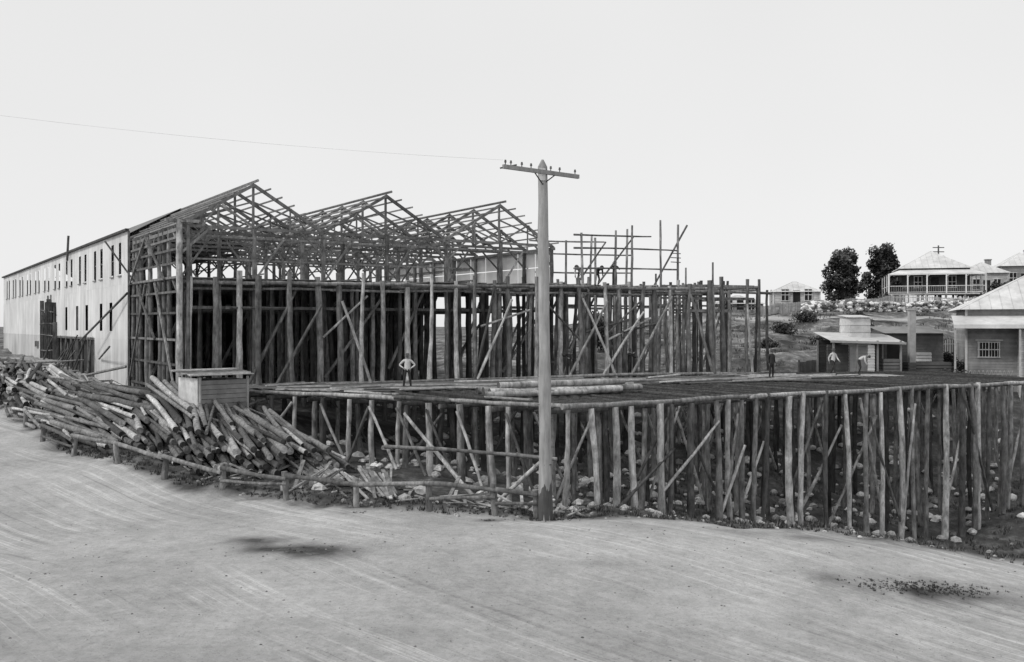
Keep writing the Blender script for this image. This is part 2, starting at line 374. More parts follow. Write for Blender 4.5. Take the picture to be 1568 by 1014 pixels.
for _ in range(18):
    s = R.choice([0, .5, 1, 1.5, 2, 2.5]) * BAY; t = R.choice(ts[:9])
    up.beam(B(s, t + .2, FLOOR), B(s + R.choice([-1, 1]) * 1.8, t + .2, EAVE - .2), .07, .09, sh(.6, 1.2))
for s in (0, BAY, 2 * BAY, 3 * BAY):
    for z in (6.6, 7.5): up.beam(B(s, 10, z), B(s, 29, z), .05, .08, sh(.6, 1))
up.build('upper_storey_posts', M_log, frame); lo.build('lower_storey_posts', M_log, frame)

fl = MB()
for i in range(0, 60):
    t = i * 1.0 + .3
    fl.beam(B(.0, t, FLOOR + .05), B(3 * BAY, t, FLOOR + .05), .95, .05, sh(.5, 1))
for i in range(40):
    s = i * .6
    p1 = B(s, 0, FLOOR + .02); q = F(min(1, max(0, s / (FL * .97))), FLOOR + .02)
    if (p1 - q).length > .6 and R.random() < .8: fl.beam(p1, q, .52, .05, sh(.5, 1))
fl.build('upper_floor_boards', M_plank, frame)

fr = MB()
u = .012
while u < 1.0:
    p = F(u, -.4, R.uniform(-.2, .2)); top = FLOOR + R.choice([.05, .1, .2, .45])
    if u > .88: top = R.uniform(5.9, 6.5)
    r = R.uniform(.12, .185)
    fr.log(p, p + Vector((R.gauss(0, .12), 0, top + .4)), r, r * R.uniform(.7, .9), shade=max(.8, wood()) * R.uniform(1, 1.3), crook=.035, n=10, seg=5, mottle=.15)
    if R.random() < .5:
        a = F(min(1, max(0, u + R.choice([-1, 1]) * R.uniform(.03, .09))), 0, .18); b = F(u, FLOOR - R.uniform(.1, 1.6), .18)
        fr.log(a, b, .09, .07, shade=wood() * 1.1, crook=.03)
    for off in (-2.2, -4.4):
        q = F(u, -.4, off + R.uniform(-.5, .5))
        if u > abs(off) * .035: fr.log(q, q + Vector((R.gauss(0, .12), 0, FLOOR + .3)), .14, .11, shade=wood() * .55, crook=.04)  # inner rows darkened in tone to paint the gloom behind the front posts
    u += R.uniform(.022, .054)
for z, off, r in ((FLOOR - .15, .0, .11), (FLOOR - .5, -.25, .08), (FLOOR - .2, -2.2, .12), (FLOOR - .2, -4.4, .12)):
    for i in range(9):
        a, b = i / 9, (i + 1) / 9 + .01
        if off < -1 and a < .2: continue
        if b > .9 and off > -1: continue
        fr.log(F(a, z, off), F(min(b, 1), z + R.uniform(-.08, .08), off), r, r * .85, shade=sh(.7, 2.0), crook=.02)
fr.log(F(0, .1, .2), F(.5, .15, .2), .1, .09, shade=1.0, crook=.03); fr.log(F(.5, .12, .25), F(1.0, .12, .2), .1, .09, shade=1.4, crook=.03)
for i in range(8):
    a = R.uniform(.02, .88); fr.log(F(a, FLOOR - R.uniform(.8, 3.4), .1), F(a + R.uniform(.04, .1), FLOOR - R.uniform(.8, 3.4), .1), .07, .06, shade=wood())
Q = [(0.8, 57.4), (15.6, 63.2), (20, 70), (10, 80), (-6, 76)]
gp = {}
for i in range(-2, 16):
    for j in range(-6, 12):
        p = B(22 + i * 2.4 + R.uniform(-.5, .5), j * 3.3 + R.uniform(-.6, .6), 0)
        if inpoly(p, Q):
            gp[(i, j)] = p; zz = gz(p.x, p.y) - .2; dx = R.gauss(0, .12)
            fr.log((p.x, p.y, zz), (p.x + dx, p.y, FLOOR + R.uniform(0, .7)), R.uniform(.09, .15), .09, shade=wood() * .7, crook=.05)  # tone also lowered here as painted interior shade
for (i, j), p in gp.items():
    for dn in ((1, 0), (0, 1)):
        if (i + dn[0], j + dn[1]) in gp:
            q = gp[(i + dn[0], j + dn[1])]; zt = FLOOR - .1 if dn[0] else FLOOR + .12
            fr.log((p.x, p.y, zt), (q.x, q.y, zt), .1, .1, shade=sh(.6, 1.7), seg=1)
            if dn[0] and R.random() < .3: fr.beam((p.x, p.y, .2), (q.x, q.y, FLOOR - .6), .09, .12, sh(.7, 1.8))
            if dn[0] and R.random() < .4: fr.beam((p.x, p.y, FLOOR - 1.1), (q.x, q.y, FLOOR - 1.1), .09, .12, sh(.7, 1.8))
for z in (FLOOR + .1, FLOOR - .7, FLOOR - 1.5):
    fr.beam(F(.86, z, -.2), F(1.01, z, -.2), .08, .16, sh(.8, 1.8)); fr.beam(F(.86, z + .1, -3.2), F(1.01, z + .1, -3.2), .08, .14, sh(.8, 1.8))
    fr.beam(F(.99, z, -.2), F(.99, z, -9), .08, .14, sh(.8, 1.5))
for u, off in ((.9, -3.2), (.95, -3.2), (1, -3.2), (.93, -6), (.99, -6.2), (.87, -6)):
    fr.log(F(u, -.4, off), F(u, 6.3, off), .12, .1, shade=wood(), crook=.03)
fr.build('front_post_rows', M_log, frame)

sc = MB()
for s, t, zt in ((24.6, 0, 9.2), (26.2, .5, 9.0), (27.4, 0, 9.5), (28.6, 0, 9.9), (30.0, 2, 9.9), (31.2, 0, 10.4), (32.9, 0, 10.2), (27, 5, 9.2), (29.2, 5, 9.6), (31.4, 5, 9.8), (25.2, 7, 8.8)):
    p = B(s, t - 2, 0); sc.log((p.x, p.y, 0), (p.x + R.uniform(-.1, .2), p.y, zt), .1, .07, shade=sh(.8, 2), crook=.03)
for t in (-2, 3):
    for z in (6.9, 8.2, 9.05):
        sc.log(B(24, t, z), B(30.5 if z > 9 else 33, t, z + .2), .06, .05, shade=sh(.8, 1.6), crook=.02)
sc.log(B(33.8, -2, 10.2), B(30.8, -2, 6), .07, .06, shade=.9); sc.log(B(26, -2, 6), B(29, -2, 9.2), .06, .05, shade=.9)
sc.log(B(24.5, -2, 6.2), B(26.6, -2, 8.7), .06, .05, shade=.9)
for x in (13.4, 11.6, 9.6): sc.log((x, 64.5, 3), (x, 64.5, 6.6 + .2 * (x - 9)), .07, .06, shade=1)
for k in range(3): sc.beam(B(32.2, -2.1, 7.6 + k * .3), B(33.1, -2.1, 7.6 + k * .3), .04, .06, 1.2)
sc.build('scaffold_poles', M_log, frame)

pw = MB()
for i in range(12):
    t0 = i * 2.1; t1 = t0 + 2.0
    for z0, z1 in ((FLOOR + .1, 7.1), (7.16, EAVE - .15)):
        if i > 9 and z0 < 6: continue
        pw.beam(B(3 * BAY + .12, t0, (z0 + z1) / 2), B(3 * BAY + .12, t1, (z0 + z1) / 2), .03, z1 - z0, sh(.9, 1.1))
pw.build('wall_sheets', M_pale, frame)

wl = MB(); WT = 9.0
def wallseg(t0, t1, z0, z1, shade=1.):
    vs = []
    k = int((t1 - t0) / .19) + 1
    for i in range(k + 1):
        t = t0 + (t1 - t0) * i / k; off = -.3 - (.022 if i % 2 else 0)
        vs += [B(off, t, z0), B(off, t, z1)]
    o = len(wl.v); wl.v += [tuple(v) for v in vs]
    for i in range(k):
        wl.f.append((o + 2 * i, o + 2 * i + 1, o + 2 * i + 3, o + 2 * i + 2)); wl.sh.append(shade * (.93 + .1 * ((i // 4) * 37 % 7) / 7)); wl.sm.append(False); wl.mi.append(0)
wins_up = []
t = 12.6
while t < 76:
    wins_up += [(t, .8), (t + 2.3, .8)]; t += 6.0
def build_band(t0, t1, z0, z1, wins, wz0, wz1):
    cur = t0
    for (a, w) in wins:
        if a < t0 or a + w > t1: continue
        wallseg(cur, a, z0, z1); wallseg(a, a + w, z0, wz0); wallseg(a, a + w, wz1, z1); cur = a + w
    wallseg(cur, t1, z0, z1)
build_band(10.6, 79, 5.8, WT, wins_up, 6.4, 8.45)
wins_lo = [(15.3, 1.0), (18.6, 1.0), (24, 1.0), (28, 1.0), (33, 1.0)]
build_band(10.6, 79, 2.4, 5.8, wins_lo, 2.9, 4.75)
wallseg(10.6, 21.5, -.9, 2.4, .95); wallseg(40, 79, -.5, 2.4, .8)
wl.build('street_wall', M_white, frame)
wd = MB()
for a, w in wins_up:
    wd.beam(B(-.1, a - .1, 7.42), B(-.1, a + w + .1, 7.42), .02, 2.1, 1.)
    wd.beam(B(-.22, a + w / 2, 6.4), B(-.22, a + w / 2, 8.45), .05, .04, 12.); wd.beam(B(-.22, a, 7.42), B(-.22, a + w, 7.42), .04, .05, 12.)
for a, w in wins_lo: wd.beam(B(-.1, a - .1, 3.8), B(-.1, a + w + .1, 3.8), .02, 1.95, 1.)
wd.build('window_openings', M_dark, frame)
tr = MB()
tr.beam(B(-.42, 10.4, WT + .06), B(-.42, 79, WT + .06), .2, .14, .45)
tr.beam(B(-.3, 10.55, -.9), B(-.3, 10.55, WT), .12, .12, 1.2)
for a, w in wins_up: tr.beam(B(-.36, a - .1, 6.36), B(-.36, a + w + .1, 6.36), .1, .07, 1.8)
for t in np.arange(22, 41, 2.4):
    p = B(-.2, t, 0); tr.log((p.x, p.y, gz(p.x, p.y) - .2), (p.x, p.y, 2.5), .12, shade=.8, crook=.03)
tr.beam(B(-.25, 21.5, 2.35), B(-.25, 40, 2.35), .12, .2, .8)
for _ in range(14):
    t = R.uniform(20, 40); tr.log(B(-1.2 + R.uniform(-.8, .5), t, gz(*B(-1.2, t, 0)[:2])), B(-.5, t + R.uniform(-2, 2), R.uniform(1.2, 2.6)), .07, .05, shade=sh(.4, 1.2), crook=.03)
tr.log(B(-1.6, 9.5, 2.0), B(-.45, 19, 1.0), .06, shade=.9); tr.log(B(-.5, 10, 5.2), B(-1.4, 20.5, 2.2), .07, shade=.7)
tr.log(B(-.5, 31.8, 8.4), B(-.5, 31.2, 10.3), .09, shade=.7)
# unclad bay up the street: studs and scraps over dark boards
for k in range(9):
    t = 38.5 + k * .9; tr.log(B(-.5, t, 0), B(-.5, t + R.uniform(-.2, .2), R.uniform(3.6, 6.2)), .07, .06, shade=sh(.4, 1.2), crook=.03)
for z in (1.2, 2.4, 3.4, 4.4): tr.log(B(-.6, 38.2, z), B(-.6, 46, z + R.uniform(-.3, .3)), .06, .05, shade=sh(.5, 1.4), crook=.03)
for k in range(16):
    t = 38.2 + k * .5; tr.beam(B(-.42, t, 0), B(-.42, t, R.uniform(3.0, 5.6)), .02, .48, sh(.3, .9), up=(.835, .55, 0))
tr.build('wall_trim', M_log, frame)
bk = MB()  # end wall, plus dark walls added to keep light out of the interior
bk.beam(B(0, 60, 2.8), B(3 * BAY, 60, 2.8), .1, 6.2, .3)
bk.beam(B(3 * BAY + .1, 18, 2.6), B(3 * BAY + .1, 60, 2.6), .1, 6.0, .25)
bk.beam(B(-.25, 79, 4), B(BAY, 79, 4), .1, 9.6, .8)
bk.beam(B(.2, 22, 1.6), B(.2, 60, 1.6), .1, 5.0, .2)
bk.build('rear_and_blocking_walls', M_weather, frame)

# ------------------------------------------------------------------ lower deck on stumps
deck = empty('timber_deck_substructure')
C0 = Vector((2.25, 38.8, 0)); AD = Vector((.85, .528, 0)).normalized(); A1 = C0 + AD * 36
D = [(C0.x, C0.y), (A1.x, A1.y), (30, 70), (16, 66), (15.8, 63.2), (-17.2, 50)]
dk = MB(); prev = []; s = 0; foot = []
while s < 36:
    p = C0 + AD * s; z = gz(p.x, p.y) - .3; r = R.uniform(.11, .185)
    jx = R.gauss(0, .14); q = p + Vector((jx, R.uniform(-.2, .2), 0))
    dk.log((q.x, q.y, z), (p.x, p.y, -.14 + R.choice([0, 0, .05, .25])), r, r * R.uniform(.7, .95), shade=wood() * R.uniform(1, 1.3), crook=.045, n=10, seg=6, mottle=.16)
    foot.append((q.x, q.y)); prev.append((s, p, z)); s += R.uniform(.65, 1.6)
for i in range(0, len(prev) - 3):
    if R.random() < .62:
        st_ = R.choice([1, 2, 2, 3]); a, b = (i, i + st_) if R.random() < .6 else (i + st_, i)
        pa = prev[a][1]; pb = prev[b][1]; za = prev[a][2]
        off = Vector((.528, -.85, 0)) * R.choice([.2, -.22])
        dk.log((pa.x + off.x, pa.y + off.y, za + R.uniform(.2, 1.4)), (pb.x + off.x, pb.y + off.y, R.uniform(-2.2, -.3)), .075, .06, shade=wood() * 1.2, crook=.03)
s = -.3
while s < 35.5:
    e = min(36, s + R.uniform(4, 7)); a = C0 + AD * s; b = C0 + AD * e
    dk.log((a.x, a.y, -.02), (b.x, b.y, -.02 + R.uniform(-.03, .05)), .11, .09, shade=R.choice([1.4, 2.0, 2.6]), crook=.03, n=10); s = e - .2
SE = Vector((-19.45, 11.2, 0)); SL = SE.length; SD = SE.normalized(); s = 1.2; pr = []
while s < SL - .5:
    p = C0 + SD * s; z = gz(p.x, p.y) - .3; r = R.uniform(.11, .18)
    dk.log((p.x + R.gauss(0, .12), p.y, z), (p.x, p.y, -.14), r, r * .85, shade=wood(), crook=.04, n=10, seg=5, mottle=.16)
    foot.append((p.x, p.y)); pr.append((p, z)); s += R.uniform(.9, 2.1)
for i in range(len(pr) - 1):
    if R.random() < .5:
        a, b = (i, i + 1) if R.random() < .5 else (i + 1, i)
        dk.log((pr[a][0].x - .1, pr[a][0].y - .2, pr[a][1] + .3), (pr[b][0].x - .1, pr[b][0].y - .2, -.4), .075, .06, shade=wood() * 1.2, crook=.03)
s = 0
while s < SL - .2:
    e = min(SL, s + R.uniform(3, 6)); a = C0 + SD * s; b = C0 + SD * e
    dk.log((a.x, a.y, 0), (b.x, b.y, R.uniform(-.03, .05)), .1, .085, shade=R.choice([.6, .9, 1.6, 2.2]), crook=.03, n=10); s = e - .1
for x0, y0, x1, y1, z1 in ((-4.6, 41.2, -1.6, 39.8, -.5), (1.3, 37.6, -.6, 39.3, -1.9)):
    dk.log((x1, y1, gz(x1, y1) + .1), (x0, y0, z1), .09, .07, shade=2.6, crook=.03)
dk.log((-5.4, 41.0, -1.9), (1.8, 38.6, -2.1), .09, .08, shade=1.0, crook=.03)
dk.build('edge_posts', M_log, deck)
dj = MB()
def runs(p0, dirv, L, step=.3):
    out = []; st = None
    for k in range(int(L / step) + 1):
        p = p0 + dirv * (k * step); ok = inpoly(p, D)
        if ok and st is None: st = p
        if (not ok) and st is not None: out.append((st, p - dirv * step)); st = None
    return out
org = C0 - W * 25
for j in range(0, 15):
    for i in range(0, 34):
        p = org + Ld * (j * 2.3 + 1.0) + W * (i * 2.1 + (j % 2) * .4) + Vector((R.uniform(-.35, .35), R.uniform(-.35, .35), 0))
        if inpoly(p, D):
            dj.log((p.x, p.y, gz(p.x, p.y) - .2), (p.x + R.gauss(0, .1), p.y, -.35), R.uniform(.1, .16), .11, shade=wood() * .6, crook=.05)  # stump tone lowered, painting in the shadow under the deck
            if j < 6: foot.append((p.x, p.y))
            if R.random() < .28:
                q = p + W * R.choice([-2.1, 2.1])
                dj.log((p.x, p.y, gz(p.x, p.y) + .1), (q.x, q.y, -.5), .07, .06, shade=wood(), crook=.03)
    for a, b in runs(org + Ld * (j * 2.3 + 1.0), W, 75):
        dj.log((a.x, a.y, -.28), (b.x, b.y, -.28), .12, .11, shade=sh(.4, 1.0), seg=6, crook=.01)
for i in range(0, 120):
    for a, b in runs(org + W * (i * .55) - Ld * 5, Ld, 50):
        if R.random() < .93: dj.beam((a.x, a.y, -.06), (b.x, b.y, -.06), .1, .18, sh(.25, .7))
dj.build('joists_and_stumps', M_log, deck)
db = MB()
for k in range(30):
    off = .3 + k * .24; u = .05 + .006 * k
    while u < 1.0:
        e = min(1.04, u + R.uniform(.08, .16)); dens = .92 if off < 3.6 else .3
        if inpoly(F(u, 0, off), D) and inpoly(F(e, 0, off), D) and R.random() < dens:
            db.beam(F(u, .05, off), F(e - .003, .05, off), .22, .04, sh(.25, 1.3))
        u = e
for _ in range(44):
    u = R.uniform(.1, 1.0); off = R.uniform(.4, 7); a = R.uniform(-.6, .6); L = R.uniform(2, 6)
    p = F(u, .12, off); q = p + Vector((math.cos(a + .38), math.sin(a + .38), 0)) * L
    if inpoly(p, D) and inpoly(q, D): db.beam(p, q + Vector((0, 0, R.uniform(0, .1))), .2, .06, sh(.9, 2.8))
for k in range(9):
    p = C0 + SD * R.uniform(2, 16) + Vector((.3, .6, .14)); q = p + SD * R.uniform(-3, 3) + Vector((.2, R.uniform(.1, .8), 0))
    db.beam(p, q, .22, .06, sh(1.2, 2.8))
db.build('deck_boards', M_plank, deck)
lg = MB()
for x0, y0, x1, y1, z, r in ((-1.3, 43.6, 6.3, 47.2, .26, .2), (-1.0, 43.0, 5.2, 46.0, .25, .18), (-1.6, 44.4, 4.5, 47.4, .24, .17), (-.6, 43.4, 5.4, 46.5, .56, .16), (-1.2, 42.2, 3.4, 44.1, .22, .14)):
    lg.log((x0, y0, z), (x1, y1, z), r, r * .85, shade=sh(1.4, 2.6), crook=.015, n=12, endshade=.6, mottle=.1)
lg.build('stacked_log', M_log)

# ------------------------------------------------------------------ log pile
lp = MB()
PC = [Vector((-36, 69, 0)), Vector((-29, 60, 0)), Vector((-22.3, 52.2, 0)), Vector((-16.4, 46.2, 0)), Vector((-10.4, 42.0, 0))]
def pc(u):
    u = min(max(u, 0), .9999) * (len(PC) - 1); i = int(u); return PC[i].lerp(PC[i + 1], u - i)
NC = 14
for c in range(NC):
    u = c / (NC - 1.0); cen = pc(u)
    yaw0 = math.radians(-50 - 8 * math.sin(u * 9) - (6 if c % 2 else 0))
    tang = Vector((math.cos(yaw0), math.sin(yaw0), 0)); side = Vector((-tang.y, tang.x, 0))
    wid = 3.1; nl = R.choice([8, 9, 10]) if c < NC - 2 else 8
    for layer in range(nl):
        ww = wid * (1 - layer / (nl + .8)); k = int(2 * ww / .34)
        for i in range(k):
            if R.random() < .16: continue
            lat = -ww + 2 * ww * (i + R.uniform(-.3, .3) + .5) / k
            r = R.uniform(.07, .165); L = R.uniform(4.5, 7.5) if c < NC - 2 else R.uniform(3.5, 6)
            dv = Matrix.Rotation(R.gauss(0, .085), 3, 'Z') @ tang
            m = cen + side * lat + tang * R.uniform(-.8, .8)
            a = m - dv * L * .55; b = m + dv * L * .45
            while ed1(b.x, b.y) > -.8 and (b - a).length > 1.5: b = b - dv * .4
            za = gz(a.x, a.y) + r + layer * .205 + R.uniform(0, .3); zb = gz(b.x, b.y) + r + layer * .185 + R.uniform(-.05, .12)
            g = R.choice([.35, .45, .6, .7, 1.0, 1.2, 1.6, 2.2, 2.8])
            lp.log((a.x, a.y, za), (b.x, b.y, zb), r * .85, r, n=9, seg=3, shade=g * sh(.85, 1.15), crook=.02, endshade=R.choice([.2, .35, .5, 1.2, 2.6]), mottle=.1)
for _ in range(46):
    u = R.random(); cen = pc(u); m = cen + Vector((R.uniform(-1.6, 2.0), R.uniform(-.6, 1.5), 0)); an = R.uniform(0, 3.14) if R.random() < .3 else R.gauss(-.75, .3); L = R.uniform(2, 6)
    dv = Vector((math.cos(an), math.sin(an), 0)); a = m - dv * L / 2; b = m + dv * L / 2; h = R.uniform(1.3, 2.0)
    if ed1(b.x, b.y) > -1.2: continue
    r = R.uniform(.05, .11); lp.log((a.x, a.y, gz(a.x, a.y) + h), (b.x, b.y, gz(b.x, b.y) + h * .7), r, r * .7, n=8, seg=3, shade=sh(.6, 2.6), crook=.025, endshade=1.5, mottle=.1)
lp.build('log_pile', M_pile)

sp = MB()
def fan(cx, cy, n, L, an0, spread, shade=(.8, 2.8)):
    for _ in range(n):
        a = Vector((cx + R.uniform(-.6, .6), cy + R.uniform(-.5, .5), 0)); an = an0 + R.gauss(0, spread); l = L * R.uniform(.6, 1.1)
        b = a + Vector((math.cos(an), math.sin(an), 0)) * l
        a.z = gz(a.x, a.y) + .08; b.z = gz(b.x, b.y) + R.uniform(.4, .9)
        sp.beam(a, b, R.uniform(.09, .17), .05, sh(*shade))
fan(-5.0, 37.3, 20, 2.3, 2.0, .14); fan(-7.5, 39.8, 26, 4.6, 2.3, .09); fan(-8.2, 38.8, 7, 1.5, 1.2, .9, (.6, 2)); fan(-10.2, 39.9, 9, 1.6, 1.5, .8, (.6, 2)); fan(-2.2, 38.0, 6, 2, .3, .8, (.6, 2)); fan(.2, 36.0, 6, 1.3, .9, .9, (1.8, 3.4))
for _ in range(130):
    p = Vector((R.uniform(-14, 3), 0, 0)); p.y = np.interp(p.x, EDGE[:, 0], EDGE[:, 1]) + R.uniform(.3, 4); an = R.uniform(0, 3.14); l = R.uniform(.2, 1.1)
    q = p + Vector((math.cos(an), math.sin(an), 0)) * l; p.z = gz(p.x, p.y) + .05; q.z = gz(q.x, q.y) + R.uniform(.02, .2)
    sp.beam(p, q, R.uniform(.05, .14), .04, sh(.4, 2.2))
sp.build('split_palings', M_plank)

rf = MB(); pts = []
for x, y in ((-26.3, 52.3), (-23.6, 48.6), (-20.6, 45.4), (-17.4, 42.7), (-14.5, 40.3), (-11.6, 38.7), (-8.7, 37.4), (-5.8, 36.2), (-3.0, 35.3), (-.6, 34.8), (.9, 34.6)):
    z = gz(x, y); h = R.uniform(1.0, 1.25); pts.append(Vector((x, y, z + h - .15)))
    rf.log((x, y, z - .2), (x + R.uniform(-.14, .14), y, z + h), .13, .12, shade=sh(.7, 1.6), crook=.03, mottle=.1)
for a, b in zip(pts[:-1], pts[1:]):
    rf.log(a + Vector((0, -.15, R.uniform(-.05, .05))), b + Vector((0, -.15, R.uniform(-.25, .05))), .1, .08, shade=sh(.7, 1.8), crook=.03, mottle=.1)
    if R.random() < .4: rf.log(a + Vector((0, -.14, -.55)), b + Vector((0, -.14, -.4 + R.uniform(-.15, .1))), .07, .06, shade=sh(.6, 1.5), crook=.03)
rf.build('rail_fence', M_log)

def rock(mbx, x, y, z, r, shade):
    n = 6; vs = []; fs = []
    for h, w in [(-.7, .6), (-.1, 1), (.5, .75)]:
        for i in range(n):
            a = 6.28 * i / n + R.uniform(-.25, .25); q = r * w * R.uniform(.75, 1.2); vs.append((x + math.cos(a) * q, y + math.sin(a) * q, z + h * r * R.uniform(.6, .9)))
    vs.append((x, y, z + r * .7))
    for k in range(2):
        for i in range(n): fs.append((k * n + i, k * n + (i + 1) % n, (k + 1) * n + (i + 1) % n, (k + 1) * n + i))
    for i in range(n): fs.append((2 * n + i, 2 * n + (i + 1) % n, 3 * n))
    mbx.add(vs, fs, shade)
rk = MB(); cnt = 0
while cnt < 800:
    x = R.uniform(-10, 33); y = R.uniform(36, 68)
    if y < 60 and not inpoly((x, y), D) and R.random() < .6: continue
    if ed1(x, y) > -.8: continue
    rock(rk, x, y, gz(x, y) + .05, R.choice([.08, .12, .18, .26, .34]), sh(.5, 2.2)); cnt += 1
for _ in range(160):
    x = R.uniform(-14, 16); y = np.interp(x, EDGE[:, 0], EDGE[:, 1]) + R.uniform(-.6, 1.5); rock(rk, x, y, gz(x, y), R.uniform(.04, .12), sh(.4, 1.4))
for _ in range(700):
    x = R.uniform(-18, 16); y = R.uniform(18, 34)
    if ed1(x, y) > 0: rock(rk, x, y, gz(x, y), R.uniform(.012, .045), sh(.2, 1.3))
for x, y in foot:
    for _ in range(R.choice([0, 1, 2])):
        dx = R.uniform(-.4, .4); rr = R.uniform(.18, .3); rock(rk, x + dx, y - R.uniform(.1, .4), gz(x + dx, y) + .1, rr, sh(1.0, 2.2))
rk.build('rocks', M_stone)

# ------------------------------------------------------------------ timber hut
def plank_box(name, cx, cy, z0, lx, ly, h, rz):
    e = empty(name, (cx, cy, z0), rz); a = MB(); n = int(h / .22)
    for k in range(n):
        z = .11 + k * .22
        for (p, q) in (((-lx / 2, -ly / 2), (lx / 2, -ly / 2)), ((lx / 2, -ly / 2), (lx / 2, ly / 2)), ((lx / 2, ly / 2), (-lx / 2, ly / 2)), ((-lx / 2, ly / 2), (-lx / 2, -ly / 2))):
            a.beam((p[0], p[1], z), (q[0], q[1], z), .03 + R.uniform(0, .02), .2, sh(.3, .8))
    for i in (-1, 1):
        for j in (-1, 1): a.beam((i * lx / 2, j * ly / 2, -.8), (i * lx / 2, j * ly / 2, h), .09, .09, 1.2)
    a.build('plank_walls', M_weather, e)
    r = MB()
    for k in range(7):
        y = -ly / 2 - .15 + (ly + .3) * (k + .5) / 7
        r.beam((-lx / 2 - .35 - R.uniform(0, .2), y, h + .1 + k * .03), (lx / 2 + .25 + R.uniform(0, .25), y, h + .1 + k * .03), (ly + .3) / 7 - .01, .04, sh(.6, 2.6))
    r.build('board_roof', M_plank, e)
    return e
hut = plank_box('tool_shed', -14.2, 46.0, -1.05, 2.4, 2.1, 1.9, math.radians(44))
hb = MB(); hb.beam((-1.27, -.98, .9), (-1.27, .98, .9), .04, 1.9, 2.3)  # pale sheet over the whole left face, sunlit brightness put into its colour
hb.build('lit_side_panel', M_weather, hut)

# ------------------------------------------------------------------ utility pole
PX, PY = 1.2, 34.2
pole = empty('utility_pole', (PX, PY, 0))
pm = MB(); pz = gz(PX, PY)
pm.log((0, 0, pz - .4), (-.12, 0, 8.85), .23, .165, n=14, seg=10, shade=.85, crook=.006, mottle=.06)
pm.log((-.12, 0, 8.85), (-.12, 0, 9.1), .165, .04, n=14, seg=1, shade=.7)
pm.log((0.0, 0, pz - .2), (-.02, 0, pz + 2.0), .25, .235, n=14, seg=3, shade=.25, crook=.004)
pm.beam((-.24, -.19, 8.55), (-.02, -.19, 8.55), .03, .42, 1.5)
for k in range(9): pm.log((.18 * (-1) ** k, -.05, pz + 2.6 + k * .5), (.3 * (-1) ** k, -.08, pz + 2.6 + k * .5), .012, n=5, seg=1, shade=.3)
pm.build('pole', M_pole, pole)
ad = Vector((math.cos(.55), math.sin(.55), 0)); ca = MB(); cc = Vector((-.12, -.02, 8.68)) + Vector((.52, -.85, 0)) * .2
cL = cc - ad * 1.75; cR = cc + ad * 1.42 - Vector((0, 0, .1))
ca.beam(cL, cR, .11, .14, .7)
ca.build('crossarm', M_pole, pole)
ins = MB()
for q in (.03, .1, .24, .36, .62, .74, .95):
    b = cL.lerp(cR, q); ins.log(b + Vector((0, 0, .05)), b + Vector((0, 0, .16)), .018, n=6, seg=1, shade=1)
    ins.log(b + Vector((0, 0, .15)), b + Vector((0, 0, .24)), .045, .03, n=8, seg=1, shade=2)
ins.beam(cL + Vector((-.1, 0, -.06)), cL + ad * .55 + Vector((0, 0, .1)), .03, .05, 1)
ins.beam(cc - ad * .5 + Vector((0, 0, -.05)), Vector((-.12, -.18, 8.2)), .02, .04, 1)
ins.beam(cc + ad * .5 + Vector((0, 0, -.05)), Vector((-.12, -.18, 8.2)), .02, .04, 1)
ins.build('insulators', M_iron, pole)
wr = MB(); a = Vector((PX, PY, 0)) + cL + Vector((0, 0, .22)); b = Vector((-30, 30, 11.9)); pv = a
for k in range(1, 31):
    q = k / 30; p = a.lerp(b, q); p.z -= 2.0 * q * (1 - q); wr.log(pv, p, .003, n=4, seg=1, shade=6); pv = p
wr.build('overhead_wire', M_iron)

# ------------------------------------------------------------------ houses
def quadroof(mbx, x0, x1, y0, y1, ze, zp, ridge=0, over=.4, shade=1.):
    cx = (x0 + x1) / 2; cy = (y0 + y1) / 2; x0 -= over; x1 += over; y0 -= over; y1 += over
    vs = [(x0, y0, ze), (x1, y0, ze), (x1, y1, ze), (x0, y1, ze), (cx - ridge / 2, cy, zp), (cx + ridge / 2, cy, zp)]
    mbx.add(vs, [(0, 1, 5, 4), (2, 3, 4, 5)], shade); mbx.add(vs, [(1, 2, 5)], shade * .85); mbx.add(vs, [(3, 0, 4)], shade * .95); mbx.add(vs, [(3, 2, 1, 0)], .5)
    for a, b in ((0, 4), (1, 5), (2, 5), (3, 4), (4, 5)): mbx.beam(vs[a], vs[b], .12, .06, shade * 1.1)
    n = int((x1 - x0) / .7)
    for i in range(1, n):
        x = x0 + (x1 - x0) * i / n; dL = min(1, (x - x0) / max(.01, (vs[4][0] - x0))); dR = min(1, (x1 - x) / max(.01, (x1 - vs[5][0]))); f = min(dL, dR)
        mbx.beam((x, y0, ze + .02), (x, y0 + (cy - y0) * f, ze + (zp - ze) * f + .02), .03, .03, shade * .85)
def windows(mw, mf, x, y, z, w, h, side=0):
    if side == 0:
        mw.box((x, y - .03, z), (w, .04, h))
        for dx in (-w / 2, 0, w / 2): mf.box((x + dx, y - .08, z), (.07, .06, h + .1), 0, 2.2)
        for dz in (-h / 2, 0, h / 2): mf.box((x, y - .085, z + dz), (w + .12, .07, .07), 0, 2.2)
    else:
        mw.box((x - .03, y, z), (.04, w, h))
        for dx in (-w / 2, 0, w / 2): mf.box((x - .08, y + dx, z), (.06, .07, h + .1), 0, 2.2)
        for dz in (-h / 2, 0, h / 2): mf.box((x - .085, y, z + dz), (.07, w + .12, .07), 0, 2.2)
